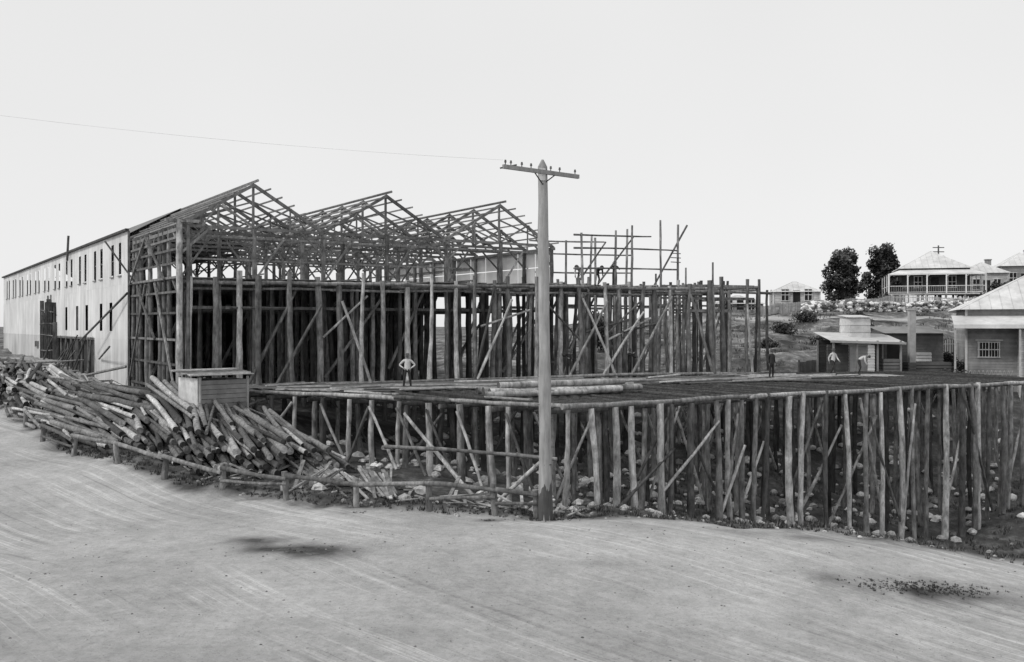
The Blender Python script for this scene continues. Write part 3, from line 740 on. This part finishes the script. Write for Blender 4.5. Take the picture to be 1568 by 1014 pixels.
def boards(mbx, x0, x1, y0, y1, z0, z1, shade=1., st=.2):
    n = int((z1 - z0) / st)
    for k in range(n):
        z = z0 + (k + .5) * (z1 - z0) / n; e = .03
        mbx.add([(x0 - e, y0 - e, z - st / 2), (x1 + e, y0 - e, z - st / 2), (x1 + e, y1 + e, z - st / 2), (x0 - e, y1 + e, z - st / 2), (x0, y0, z + st / 2), (x1, y0, z + st / 2), (x1, y1, z + st / 2), (x0, y1, z + st / 2)],
                [(0, 1, 5, 4), (1, 2, 6, 5), (2, 3, 7, 6), (3, 0, 4, 7), (3, 2, 1, 0), (4, 5, 6, 7)], shade * R.uniform(.88, 1.12))
def house(name, X, Y, z0, w, d, wallh, roofh, rz, verandah=0, wall=1.4, roof=1., stump=1.0, chim=True, wins=(.25, .75)):
    e = empty(name, (X, Y, z0), rz); a = MB(); boards(a, -w / 2, w / 2, -d / 2, d / 2, stump, stump + wallh, wall)
    for i in (-1, 1):
        for j in (-1, 1): a.box((i * (w / 2 + .03), j * (d / 2 + .03), stump + wallh / 2), (.14, .14, wallh), 0, wall * 1.3)
    a.build('walls', M_weather, e)
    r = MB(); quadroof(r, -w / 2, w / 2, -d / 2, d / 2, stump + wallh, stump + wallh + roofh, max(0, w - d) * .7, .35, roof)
    mw = MB(); mf = MB()
    for q in wins: windows(mw, mf, -w / 2 + w * q, -d / 2 - .02, stump + 1.5, .95, 1.5)
    mw.box((0, -d / 2 - .04, stump + 1.05), (.9, .05, 2.1)); windows(mw, mf, -w / 2 - .02, 0, stump + 1.5, 1.1, 1.5, 1)
    if verandah:
        v = verandah; zt = stump + wallh - .15; zb = zt - .6
        X0, X1, Y0, Y1 = -w / 2 - v, w / 2 + v, -d / 2 - v, d / 2
        r.add([(-w / 2, -d / 2, zt), (w / 2, -d / 2, zt), (X1, Y0, zb), (X0, Y0, zb)], [(0, 3, 2, 1)], roof)
        r.add([(w / 2, -d / 2, zt), (w / 2, Y1, zt), (X1, Y1, zb), (X1, Y0, zb)], [(0, 3, 2, 1)], roof * .9)
        r.add([(-w / 2, Y1, zt), (-w / 2, -d / 2, zt), (X0, Y0, zb), (X0, Y1, zb)], [(0, 3, 2, 1)], roof)
        r.beam((X0, Y0, zb - .08), (X1, Y0, zb - .08), .08, .18, 1.2)
        mf.box(((X0 + X1) / 2, (Y0 - d / 2) / 2, stump - .08), (X1 - X0, v, .14), 0, 2); mf.box((X1 - v / 2, 0, stump - .081), (v, d, .14), 0, 2); mf.box((X0 + v / 2, 0, stump - .081), (v, d, .14), 0, 2)
        n = 5
        for i in range(n + 1):
            x = X0 + (X1 - X0) * i / n; mf.box((x, Y0 + .06, (stump + zb) / 2), (.16, .16, zb - stump), 0, 3)
            mf.beam((x, Y0 + .06, zb - .45), (x + (.4 if i < n else -.4), Y0 + .06, zb - .1), .05, .07, 2.4)
        for i in range(4):
            y = Y0 + (Y1 - Y0) * i / 3
            for x in (X0 + .06, X1 - .06): mf.box((x, y, (stump + zb) / 2), (.12, .12, zb - stump), 0, 2.4)
        for z in (stump + .15, stump + .95):
            mf.beam((X0, Y0 + .06, z), (X1, Y0 + .06, z), .06, .08, 2.4); mf.beam((X1 - .06, Y0, z), (X1 - .06, Y1, z), .06, .08, 2.4); mf.beam((X0 + .06, Y0, z), (X0 + .06, Y1, z), .06, .08, 2.4)
        k = int((X1 - X0) / .22)
        for i in range(k): mf.box((X0 + (i + .5) * .22, Y0 + .06, stump + .55), (.04, .04, .78), 0, 1.2)
    r.build('roof', M_roof, e)
    st = MB()
    for i in range(6):
        for j in (0, 1, 2): st.box((-w / 2 - verandah + .2 + (w + 2 * verandah - .4) * i / 5, -d / 2 - verandah + .2 + (d + verandah - .4) * j / 2, stump / 2 - .8), (.25, .25, stump + 1.6), 0, .8)
    st.build('stumps', M_weather, e)
    mw.build('window_panes', M_dark, e); mf.build('frames_and_rails', M_weather, e)
    if chim:
        c = MB(); c.box((w * .2, d * .15, stump + wallh + roofh * .75), (.7, .7, 1.6), 0, .9); c.box((w * .2, d * .15, stump + wallh + roofh * .75 + .85), (.85, .85, .16), 0, .8); c.build('chimney', M_stone, e)
    return e
house('verandah_house', 56.3, 130, 5.9, 8.2, 8, 3.3, 2.5, math.radians(-16), verandah=1.7, stump=1.6, wall=.25, chim=False)
house('weatherboard_cottage', 37.4, 128, 5.0, 5.8, 5, 1.9, 1.4, math.radians(-10), stump=.8, wall=1.8, chim=False)
house('weatherboard_cottage', 31.5, 135, 4.4, 6, 5, 1.6, 1.2, math.radians(-5), stump=.3, wall=1.0, chim=False, roof=.85)
house('weatherboard_cottage', 67, 138, 6.2, 5.5, 5, 3.1, 1.6, math.radians(-10), stump=1.4, wall=1.8)
house('weatherboard_cottage', 73.5, 140, 6.8, 6, 6, 3.2, 2.1, math.radians(-15), stump=1.8, wall=.9)
house('weatherboard_cottage', -80, 140, .6, 8, 7, 3.4, 2.3, math.radians(20), stump=1.0, wall=.9)
house('weatherboard_cottage', -72, 120, .4, 5, 7, 3.4, 2.0, math.radians(25), stump=.6, wall=.7)

nh = empty('hip_roof_house', (33.6, 71.5, -.9), math.radians(-20))
a = MB(); boards(a, 0, 12, 0, 8, -1.5, 5.4, 1.0); boards(a, 3.4, 12, -1.5, -.05, -1.5, 3.9, 1.4, .16)
a.box((0, 0, 2.7), (.16, .16, 5.4), 0, 2); a.build('walls', M_weather, nh)
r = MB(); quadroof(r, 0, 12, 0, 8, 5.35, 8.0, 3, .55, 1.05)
r.add([(-1.0, .0, 4.9), (12, .0, 4.9), (12, -2.0, 4.2), (-1.0, -2.0, 4.2)], [(0, 3, 2, 1)], 1.1); r.beam((-1.0, -2.0, 4.1), (12, -2.0, 4.1), .1, .28, 1.2)
r.build('roof', M_roof, nh)
mw = MB(); mf = MB(); windows(mw, mf, 1.5, -.03, 2.4, 1.4, 1.1); windows(mw, mf, 6.0, -1.6, 2.2, 1.2, 1.5)
for k in range(7): mf.box((.88 + .2 * k, -.12, 2.4), (.04, .05, 1.1), 0, 2)
for x in (-.9, 3.3): mf.box((x, -1.9, 1.6), (.13, .13, 5.0), 0, 1.6)
mf.box((1.5, -.14, 3.1), (1.8, .5, .08), 0, 2.0)
for k in range(12):
    mf.beam((-.3 + .28 * k, -.25, .1), (-.3 + .28 * k + .28, -.25, .9), .03, .03, 1.5); mf.beam((-.3 + .28 * k + .28, -.28, .1), (-.3 + .28 * k, -.28, .9), .03, .03, 1.5)
mw.build('window_panes', M_dark, nh); mf.build('frames', M_weather, nh)

es = empty('open_shed', (23.0, 68.5, -.3), math.radians(4))
a = MB(); boards(a, 1.5, 3.0, 1.2, 3.0, 0, 4.1, 2.3, .5); a.build('white_wall', M_weather, es)
r = MB(); r.add([(-.6, -.4, 2.5), (4.9, -.4, 2.35), (4.9, 2.9, 2.95), (-.6, 2.9, 3.1)], [(0, 1, 2, 3)], .9); r.beam((-.6, -.42, 2.45), (4.9, -.42, 2.3), .05, .16, .6)
r.add([(1.3, 1.0, 4.15), (3.2, 1.0, 4.15), (3.2, 3.2, 4.35), (1.3, 3.2, 4.35)], [(0, 1, 2, 3)], 1.0); r.build('roof', M_roof, es)
p = MB()
for x in (-.3, 1.4, 2.9, 4.6):
    for y in (-.2, 2.7): p.box((x, y, 1.25), (.12, .12, 2.5), 0, .9)
boards(p, -.3, 4.6, 2.7, 2.8, 0, 2.5, .2); boards(p, 2.2, 2.65, -.25, -.2, 0, 2.2, 2.2); boards(p, 3.4, 4.6, -.2, 1, 0, 1.2, .4); boards(p, -.3, 1.2, .8, 1.0, 0, 2.2, .3)
p.build('posts_and_boards', M_weather, es)
es2 = empty('lean_to_shed', (27.6, 71.5, -.3), math.radians(3))
p = MB(); boards(p, 0, 4.4, 0, 2.4, 0, 3.0, .4); p.box((.6, -.05, 1.5), (.9, .04, 1.9), 0, .1); boards(p, 2.3, 3.4, -.2, -.05, .9, 1.6, 2.0); boards(p, 1.2, 4.4, -1.2, -.3, -.5, .9, .3); p.build('walls', M_weather, es2)
r = MB(); r.add([(-.2, -.4, 3.0), (4.6, -.4, 3.0), (4.6, 2.7, 3.5), (-.2, 2.7, 3.5)], [(0, 1, 2, 3)], .4); r.build('roof', M_roof, es2)
ch = MB(); ch.box((29.2, 70.6, 2.0), (.45, .4, 4.8), 0, 1.3); ch.box((29.2, 70.6, 4.45), (.6, .5, .15), 0, 1.2); ch.build('metal_chimney', M_weather)

def fence(name, pts, h, gap, shade, mat=M_weather, wdt=.08):
    m = MB()
    for (x0, y0), (x1, y1) in zip(pts[:-1], pts[1:]):
        L = math.hypot(x1 - x0, y1 - y0); n = int(L / gap)
        for i in range(n):
            q = i / n; x = x0 + (x1 - x0) * q; y = y0 + (y1 - y0) * q; z = gz(x, y); m.box((x, y, z + h / 2 - .1), (wdt, .03, h + .2 + R.uniform(-.05, .05)), math.atan2(y1 - y0, x1 - x0), shade * sh(.8, 1.2))
        k = max(1, int(L / 3))
        for i in range(k):
            a = (x0 + (x1 - x0) * i / k, y0 + (y1 - y0) * i / k); b = (x0 + (x1 - x0) * (i + 1) / k, y0 + (y1 - y0) * (i + 1) / k)
            for zz in (.25, h - .2): m.beam((a[0], a[1] + .04, gz(*a) + zz), (b[0], b[1] + .04, gz(*b) + zz), .04, .09, shade)
            m.box((a[0], a[1] + .06, gz(*a) + h / 2), (.14, .14, h + .3), 0, shade)
    m.build(name, mat)
fence('picket_fence', [(46, 117), (54, 116.5), (61, 116)], 1.1, .17, 1.9)
fence('paling_fence', [(28, 109), (38, 113), (46, 117)], 1.1, .16, 1.5, wdt=.12)
fence('paling_fence', [(61, 116), (76, 112), (90, 110)], 1.6, .16, .6, wdt=.14)
fence('picket_fence', [(31, 76), (36, 77)], 1.7, .2, 2.0)
fence('paling_fence', [(22, 74), (31, 76)], 1.0, .16, .4, wdt=.14)
fence('paling_fence', [(35, 80), (48, 84), (62, 86)], 1.3, .16, .5, wdt=.14)
st = MB()
for _ in range(2400):
    q = R.random(); x = 32 + 27 * q; y = 106.0 + 3.5 * q + R.uniform(-.9, .5); rock(st, x, y, gz(x, y) + R.uniform(.0, 1.0), R.uniform(.16, .4), R.choice([.4, 1, 2.0, 2.6]))
st.build('stone_embankment', M_stone)
tp = MB(); tp.log((60, 136, 5), (60, 136, 14.6), .14, .1, shade=.7)
for z in (14.3, 13.7, 13.1): tp.beam((59.2, 136, z), (60.8, 136, z), .1, .12, .7)
tp.build('telegraph_pole', M_log)
tp = MB(); tp.log((70.5, 125, 5), (70.5, 125, 12.2), .16, .12, shade=.7)
for z in (11.9, 11.2): tp.beam((69.6, 125, z), (71.4, 125, z), .1, .12, .7)
tp.build('telegraph_pole', M_log)

# ------------------------------------------------------------------ trees, bushes, grass
def tree(name, x, y, h, rad, trunk=.3, n=5000, leaf=.32, low=.22):
    e = empty(name, (x, y, gz(x, y) - .1)); t = MB(); t.log((0, 0, -.5), (R.uniform(-.2, .2), 0, h * .75), trunk, trunk * .3, shade=.5, crook=.05, seg=5)
    cl = []
    for i in range(38):
        a = R.uniform(0, 6.28); hz = low + (.9 - low) * (i + R.random()) / 38; mr = rad * math.sqrt(max(.04, 1 - ((hz - .5) / .5) ** 2)) * (1.08 - .35 * hz)
        rr = mr * R.uniform(.1, .85); c = Vector((math.cos(a) * rr, math.sin(a) * rr, h * hz)); cl.append((c, rad * R.uniform(.2, .36), sh(.4, 2.2)))
        t.log((0, 0, h * hz * .6), c, trunk * .3, .03, n=5, seg=2, shade=.5)
    t.build('trunk_and_limbs', M_log, e); f = MB()
    for _ in range(n):
        c, r, s_ = R.choice(cl); d = Vector((R.gauss(0, 1), R.gauss(0, 1), R.gauss(0, 1))).normalized() * r * (R.random() ** .45) * (1.35 if R.random() < .08 else 1)
        p = c + d; u = Vector((R.gauss(0, 1), R.gauss(0, 1), R.gauss(0, 1))).normalized(); v = u.orthogonal().normalized(); L = leaf * R.uniform(.5, 1.2)
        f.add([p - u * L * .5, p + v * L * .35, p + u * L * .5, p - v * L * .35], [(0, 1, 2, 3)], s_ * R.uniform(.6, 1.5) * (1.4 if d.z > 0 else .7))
    f.build('foliage', M_leaf, e)
tree('leafy_tree', 45.9, 134, 8.3, 3.3, n=11000, leaf=.45, low=.12); tree('leafy_tree', 53.8, 141, 9.6, 3.1, n=9000, leaf=.45)
tree('shrub', 63.0, 124, 3.0, 2.2, .12, 2500, .4); tree('shrub', 66.5, 122, 3.4, 2.6, .12, 2500, .4); tree('shrub', 50.4, 127, 3.6, 1.6, .12, 2500, .35)
tree('shrub', 72, 120, 3.6, 2.6, .12, 2500, .4); tree('leafy_tree', 80, 130, 5.5, 3.4, n=4000, leaf=.4)
tree('shrub', 59, 119, 2.0, 1.8, .1, 2000, .35)
tree('shrub', 33.0, 73, 2.0, 1.2, .08, 2000, .2); tree('leafy_tree', 8, 94, 4.0, 2.6, .2, 3500); tree('shrub', 33, 92, 1.8, 1.6, .08, 1500)
tree('shrub', 25.5, 91, 1.1, 1.5, .06, 1200, .25); tree('shrub', 27.5, 86, .9, 1.2, .06, 1000, .25); tree('shrub', 22, 83, .9, 1.1, .06, 900, .22); tree('shrub', 29.5, 97, 1.0, 1.6, .06, 1200, .25)
tree('shrub', 31.5, 69.5, 2.4, 2, .08, 2000, .22)
g = MB()
def tuft(x, y, s_, n=9, sh_=1.):
    z = gz(x, y)
    for _ in range(n):
        a = R.uniform(0, 6.28); l = s_ * R.uniform(.5, 1.2); bx = x + R.uniform(-.5, .5) * s_; by = y + R.uniform(-.5, .5) * s_; w = .02 + s_ * .04
        g.add([(bx - w * math.sin(a), by + w * math.cos(a), z - .03), (bx + w * math.sin(a), by - w * math.cos(a), z - .03), (bx + math.cos(a) * l * .5, by + math.sin(a) * l * .5, z + l * .8)], [(0, 1, 2)], sh_ * sh(.5, 2.2))
for _ in range(1700):
    x = R.uniform(-30, 24); y = np.interp(x, EDGE[:, 0], EDGE[:, 1]) + abs(R.gauss(0, 1.4)) - .4; tuft(x, y, R.uniform(.06, .22))
for _ in range(2400):
    x = R.uniform(2, 32); y = R.uniform(34, 60)
    if ed1(x, y) < -.3: tuft(x, y, R.uniform(.12, .38), 7)
for cx, cy, sx, sy, n in ((11.4, 27, 1.8, .5, 420), (-6.3, 29.6, 1.6, .8, 20), (1.2, 34.1, .9, .3, 110), (-5.6, 35.2, .3, .12, 12), (-.8, 33.9, .2, .1, 12)):
    for _ in range(n): tuft(R.gauss(cx, sx * .55), R.gauss(cy, sy * .55), R.uniform(.02, .08), 8, .7)
for _ in range(3000):
    x = R.uniform(12, 62); y = R.uniform(70, 112)
    if vnoise(np.array([x]), np.array([y]), 3.5, 33)[0] > -.05: tuft(x, y, R.uniform(.2, .5), 5, R.choice([.6, 1.2, 2.4]))
g.build('grass', M_grass)

# ------------------------------------------------------------------ people
def person(name, loc, rz, pose='stand', shirt=M_cloth_w, trous=M_cloth_d, hat='brim', scale=1.):
    J = dict(pel=(0, 0, .94), bel=(0, 0, 1.10), che=(0, -.01, 1.28), nb=(0, 0, 1.42), nk=(0, -.01, 1.50), hd=(0, -.02, 1.60), cr=(0, -.01, 1.68))
    for sd, nm in ((-1, 'l'), (1, 'r')):
        J['sh' + nm] = (sd * .18, 0, 1.40); J['el' + nm] = (sd * .24, .03, 1.13); J['wr' + nm] = (sd * .23, -.06, .90)
        J['hp' + nm] = (sd * .09, 0, .90); J['kn' + nm] = (sd * .11, -.02, .50); J['an' + nm] = (sd * .12, .03, .09); J['to' + nm] = (sd * .14, -.13, .045)
    if pose == 'akimbo':
        for sd, nm in ((-1, 'l'), (1, 'r')):
            J['el' + nm] = (sd * .40, .05, 1.17); J['wr' + nm] = (sd * .19, -.08, 1.02); J['kn' + nm] = (sd * .14, -.02, .5); J['an' + nm] = (sd * .18, .03, .09); J['to' + nm] = (sd * .21, -.13, .045)
    if pose == 'stride':
        J['knl'] = (-.1, -.2, .52); J['anl'] = (-.1, -.24, .10); J['tol'] = (-.1, -.40, .05); J['knr'] = (.1, .06, .5); J['anr'] = (.1, .3, .13); J['tor'] = (.11, .17, .045)
        J['ell'] = (-.26, .14, 1.14); J['wrl'] = (-.25, .1, .9); J['elr'] = (.26, -.08, 1.14); J['wrr'] = (.23, -.28, .98)
    if pose == 'bend':
        for k, v in dict(bel=(0, -.10, 1.06), che=(0, -.28, 1.16), nb=(0, -.40, 1.20), nk=(0, -.47, 1.22), hd=(0, -.56, 1.22), cr=(0, -.63, 1.20)).items(): J[k] = v
        for sd, nm in ((-1, 'l'), (1, 'r')):
            J['sh' + nm] = (sd * .18, -.37, 1.18); J['el' + nm] = (sd * .22, -.40, .90); J['wr' + nm] = (sd * .15, -.50, .68); J['kn' + nm] = (sd * .14, -.12, .5)
    if pose == 'reach':
        J['ell'] = (-.28, -.2, 1.32); J['wrl'] = (-.24, -.38, 1.46); J['elr'] = (.3, -.15, 1.2); J['wrr'] = (.22, -.36, 1.22)
    E = [('pel', 'bel', 's'), ('bel', 'che', 's'), ('che', 'nb', 's'), ('nb', 'nk', 'k'), ('nk', 'hd', 'k'), ('hd', 'cr', 'k')]
    for nm in 'lr': E += [('nb', 'sh' + nm, 's'), ('sh' + nm, 'el' + nm, 's'), ('el' + nm, 'wr' + nm, 's'), ('pel', 'hp' + nm, 't'), ('hp' + nm, 'kn' + nm, 't'), ('kn' + nm, 'an' + nm, 't'), ('an' + nm, 'to' + nm, 'b')]
    Rr = dict(pel=(.15, .12), bel=(.145, .115), che=(.17, .12), nb=(.10, .08), nk=(.058, .058), hd=(.085, .10), cr=(.06, .07), sh=(.072, .072), el=(.05, .05), wr=(.034, .034), hp=(.10, .10), kn=(.068, .068), an=(.052, .055), to=(.045, .04))
    keys = list(J); me = bpy.data.meshes.new('body'); me.from_pydata([J[k] for k in keys], [(keys.index(a), keys.index(b)) for a, b, _ in E], [])
    o = bpy.data.objects.new('tmp', me); COL.objects.link(o); md = o.modifiers.new('s', 'SKIN'); md.use_smooth_shade = True
    for i, k in enumerate(keys):
        rr = Rr.get(k, Rr.get(k[:2])); me.skin_vertices[0].data[i].radius = rr; me.skin_vertices[0].data[i].use_root = (k == 'pel')
    sb = o.modifiers.new('u', 'SUBSURF'); sb.levels = 1; sb.render_levels = 1
    bpy.context.view_layer.update(); dg = bpy.context.evaluated_depsgraph_get(); ev = o.evaluated_get(dg); em = ev.to_mesh()
    m = MB(); m.v = [tuple(v.co) for v in em.vertices]
    mi = {'s': 0, 't': 1, 'k': 2, 'b': 3}
    for pl in em.polygons:
        c = pl.center; best = 9; bt = 's'
        for a, b, tg in E:
            A = Vector(J[a]); Bv = Vector(J[b]); ab = Bv - A; q = max(0, min(1, (c - A).dot(ab) / ab.length_squared)); dd_ = (c - (A + ab * q)).length
            if dd_ < best: best = dd_; bt = tg
        m.f.append(tuple(pl.vertices)); m.sh.append(1.); m.sm.append(True); m.mi.append(mi[bt])
    ev.to_mesh_clear(); bpy.data.objects.remove(o)
    hd = Vector(J['hd']); up_ = (Vector(J['cr']) - Vector(J['nk'])).normalized(); fw = Vector((0, -1, 0)) if pose != 'bend' else Vector((0, -.35, -.93))
    rt = fw.cross(up_).normalized(); fw = up_.cross(rt)
    m.log(hd + fw * .085, hd + fw * .125 - up_ * .02, .016, .012, n=6, seg=1, mi=2)
    for q in (-1, 1):
        m.log(hd + rt * q * .08, hd + rt * q * .105, .028, .02, n=6, seg=1, mi=2)
        m.log(hd + fw * .086 + rt * q * .034 + up_ * .02, hd + fw * .1 + rt * q * .034 + up_ * .02, .012, .008, n=6, seg=1, mi=3)
    m.beam(hd + fw * .093 - rt * .03 - up_ * .045, hd + fw * .093 + rt * .03 - up_ * .045, .014, .018, 1, 3)
    b0 = hd + up_ * .055
    m.log(b0, b0 + up_ * .014, .17 if hat == 'brim' else .12, .165 if hat == 'brim' else .11, n=16, seg=1, mi=3, shade=2)
    m.log(b0, b0 + up_ * .12, .102, .082, n=14, seg=2, mi=3, shade=2)
    for nm, sd in (('l', -1), ('r', 1)):
        w = Vector(J['wr' + nm]); ex = (w - Vector(J['el' + nm])).normalized(); sx = ex.orthogonal().normalized()
        if abs(sx.y) < .5: sx = ex.cross(sx)
        nn = ex.cross(sx); pe = w + ex * .085
        m.beam(w, pe, .07, .03, 1, 2, up=nn)
        for i, (o_, l) in enumerate(((-.03, .062), (-.01, .075), (.01, .07), (.03, .055))):
            a0 = pe + sx * o_; a1 = a0 + ex * l * .55 + nn * .006; a2 = a1 + ex * l * .4 + nn * .022
            m.log(a0, a1, .010, .009, n=5, seg=1, mi=2); m.log(a1, a2, .009, .007, n=5, seg=1, mi=2)
        a0 = w + ex * .03 + sx * .032; m.log(a0, a0 + ex * .04 + sx * .025, .012, .009, n=5, seg=1, mi=2)
    ob = m.build(name, [shirt, trous, M_skin, M_iron], loc=loc, rz=rz); ob.scale = (scale,) * 3
    return ob
FT = .075
person('workman', (-5.3, 48.9, FT), .1, 'akimbo')
person('workman', (15.65, 58.3, FT), .4, 'stand', shirt=M_cloth_d)
person('workman', (20.7, 62.3, 0.03), .5, 'stride')
person('workman', (22.6, 63, 0.03), 1.2, 'bend')
person('workman', (3.45, 58.2, FT), -.6, 'reach', shirt=M_cloth_d)
person('workman', (7.3, 60.0, FT), .9, 'reach', shirt=M_cloth_d)
person('workman', (5.6, 64, FLOOR + .13), .5, 'bend', shirt=M_cloth_d)
person('workman', (4.5, 63.4, FLOOR + .13), -.5, 'bend')
person('workman', (6.9, 65, FLOOR + .13), .2, 'reach', shirt=M_cloth_d)
person('workman', (-45.5, 93, gz(-45.5, 93)), .4, 'stand', shirt=M_cloth_d)
person('workman', (-47.2, 96, gz(-47.2, 96)), .9, 'stride')

pl = MB()
pl.beam((2.5, 62.6, FLOOR + .1), (8.5, 66, FLOOR + .1), .5, .05, 1.3); pl.beam((2.8, 62.2, FLOOR + .1), (8.8, 65.6, FLOOR + .1), .35, .05, 1.0)
pl.beam((3.9, 64.2, FLOOR + .1), (7.5, 65.3, FLOOR + .1), .6, .05, 1.0)
pl.beam((15, 61.5, .0), (25, 63.5, .0), 2.6, .05, 2.4)
pl.build('scaffold_planks', M_plank)

ct = empty('hand_cart', (-44, 92, gz(-44, 92)), .6)
m = MB(); m.box((0, 0, 1.0), (2.4, 1.3, .08), 0, 1)
for y in (-.65, .65):
    m.box((0, y, 1.3), (2.4, .05, .5), 0, .8)
    for i in range(20):
        a0 = 6.283 * i / 20; a1 = 6.283 * (i + 1) / 20; m.beam((math.cos(a0) * .65, y * 1.15, .65 + math.sin(a0) * .65), (math.cos(a1) * .65, y * 1.15, .65 + math.sin(a1) * .65), .06, .07, .6)
    for i in range(6):
        a0 = 6.283 * i / 6; m.beam((0, y * 1.15, .65), (math.cos(a0) * .62, y * 1.15, .65 + math.sin(a0) * .62), .04, .04, .6)
    m.beam((1.2, y * .8, 1.0), (3.4, y * .6, .7), .06, .07, 1)
m.beam((0, -.8, .65), (0, .8, .65), .07, .07, .6); m.build('cart_body', M_weather, ct)

# ------------------------------------------------------------------ light, sky, camera
w = bpy.data.worlds.new('World'); scene.world = w; w.use_nodes = True; nt = w.node_tree; nt.nodes.clear()
out = nt.nodes.new('ShaderNodeOutputWorld'); bg = nt.nodes.new('ShaderNodeBackground'); sky = nt.nodes.new('ShaderNodeTexSky'); sky.sky_type = 'NISHITA'; sky.sun_disc = False
EL = math.radians(42); AZ = math.radians(-118)
sky.sun_elevation = EL; sky.sun_rotation = AZ
bw = nt.nodes.new('ShaderNodeRGBToBW'); nt.links.new(sky.outputs[0], bw.inputs[0])
cl = nt.nodes.new('ShaderNodeTexNoise'); cl.inputs['Scale'].default_value = 1.6; cl.inputs['Detail'].default_value = 3
tcw = nt.nodes.new('ShaderNodeTexCoord'); nt.links.new(tcw.outputs['Generated'], cl.inputs['Vector'])
v = math_node(nt, 'MULTIPLY', bw.outputs[0], .18)
v = math_node(nt, 'ADD', v, 5.6)
c2 = math_node(nt, 'ADD', math_node(nt, 'MULTIPLY', cl.outputs[0], .16), .92)
v = math_node(nt, 'MULTIPLY', v, c2)
nt.links.new(v, bg.inputs[0]); bg.inputs[1].default_value = .133; nt.links.new(bg.outputs[0], out.inputs[0])
sl = bpy.data.lights.new('sun', 'SUN'); sl.energy = 1.5; sl.angle = math.radians(10); sl.color = (1, .99, .97)
so = bpy.data.objects.new('sun', sl); COL.objects.link(so)
dirv = Vector((math.sin(AZ) * math.cos(EL), math.cos(AZ) * math.cos(EL), math.sin(EL)))
so.rotation_euler = (-dirv).to_track_quat('-Z', 'Y').to_euler(); so.location = dirv * 100
cam = bpy.data.cameras.new('camera'); co = bpy.data.objects.new('camera', cam); COL.objects.link(co)
co.location = (0, 0, CAMZ); co.rotation_euler = (math.radians(90), 0, 0); cam.sensor_width = 36; cam.lens = 36 * 1480 / 1568
cam.shift_y = -7 / 1568; cam.clip_start = .1; cam.clip_end = 6000
scene.camera = co
scene.view_settings.view_transform = 'Standard'; scene.view_settings.look = 'None'; scene.view_settings.exposure = 0
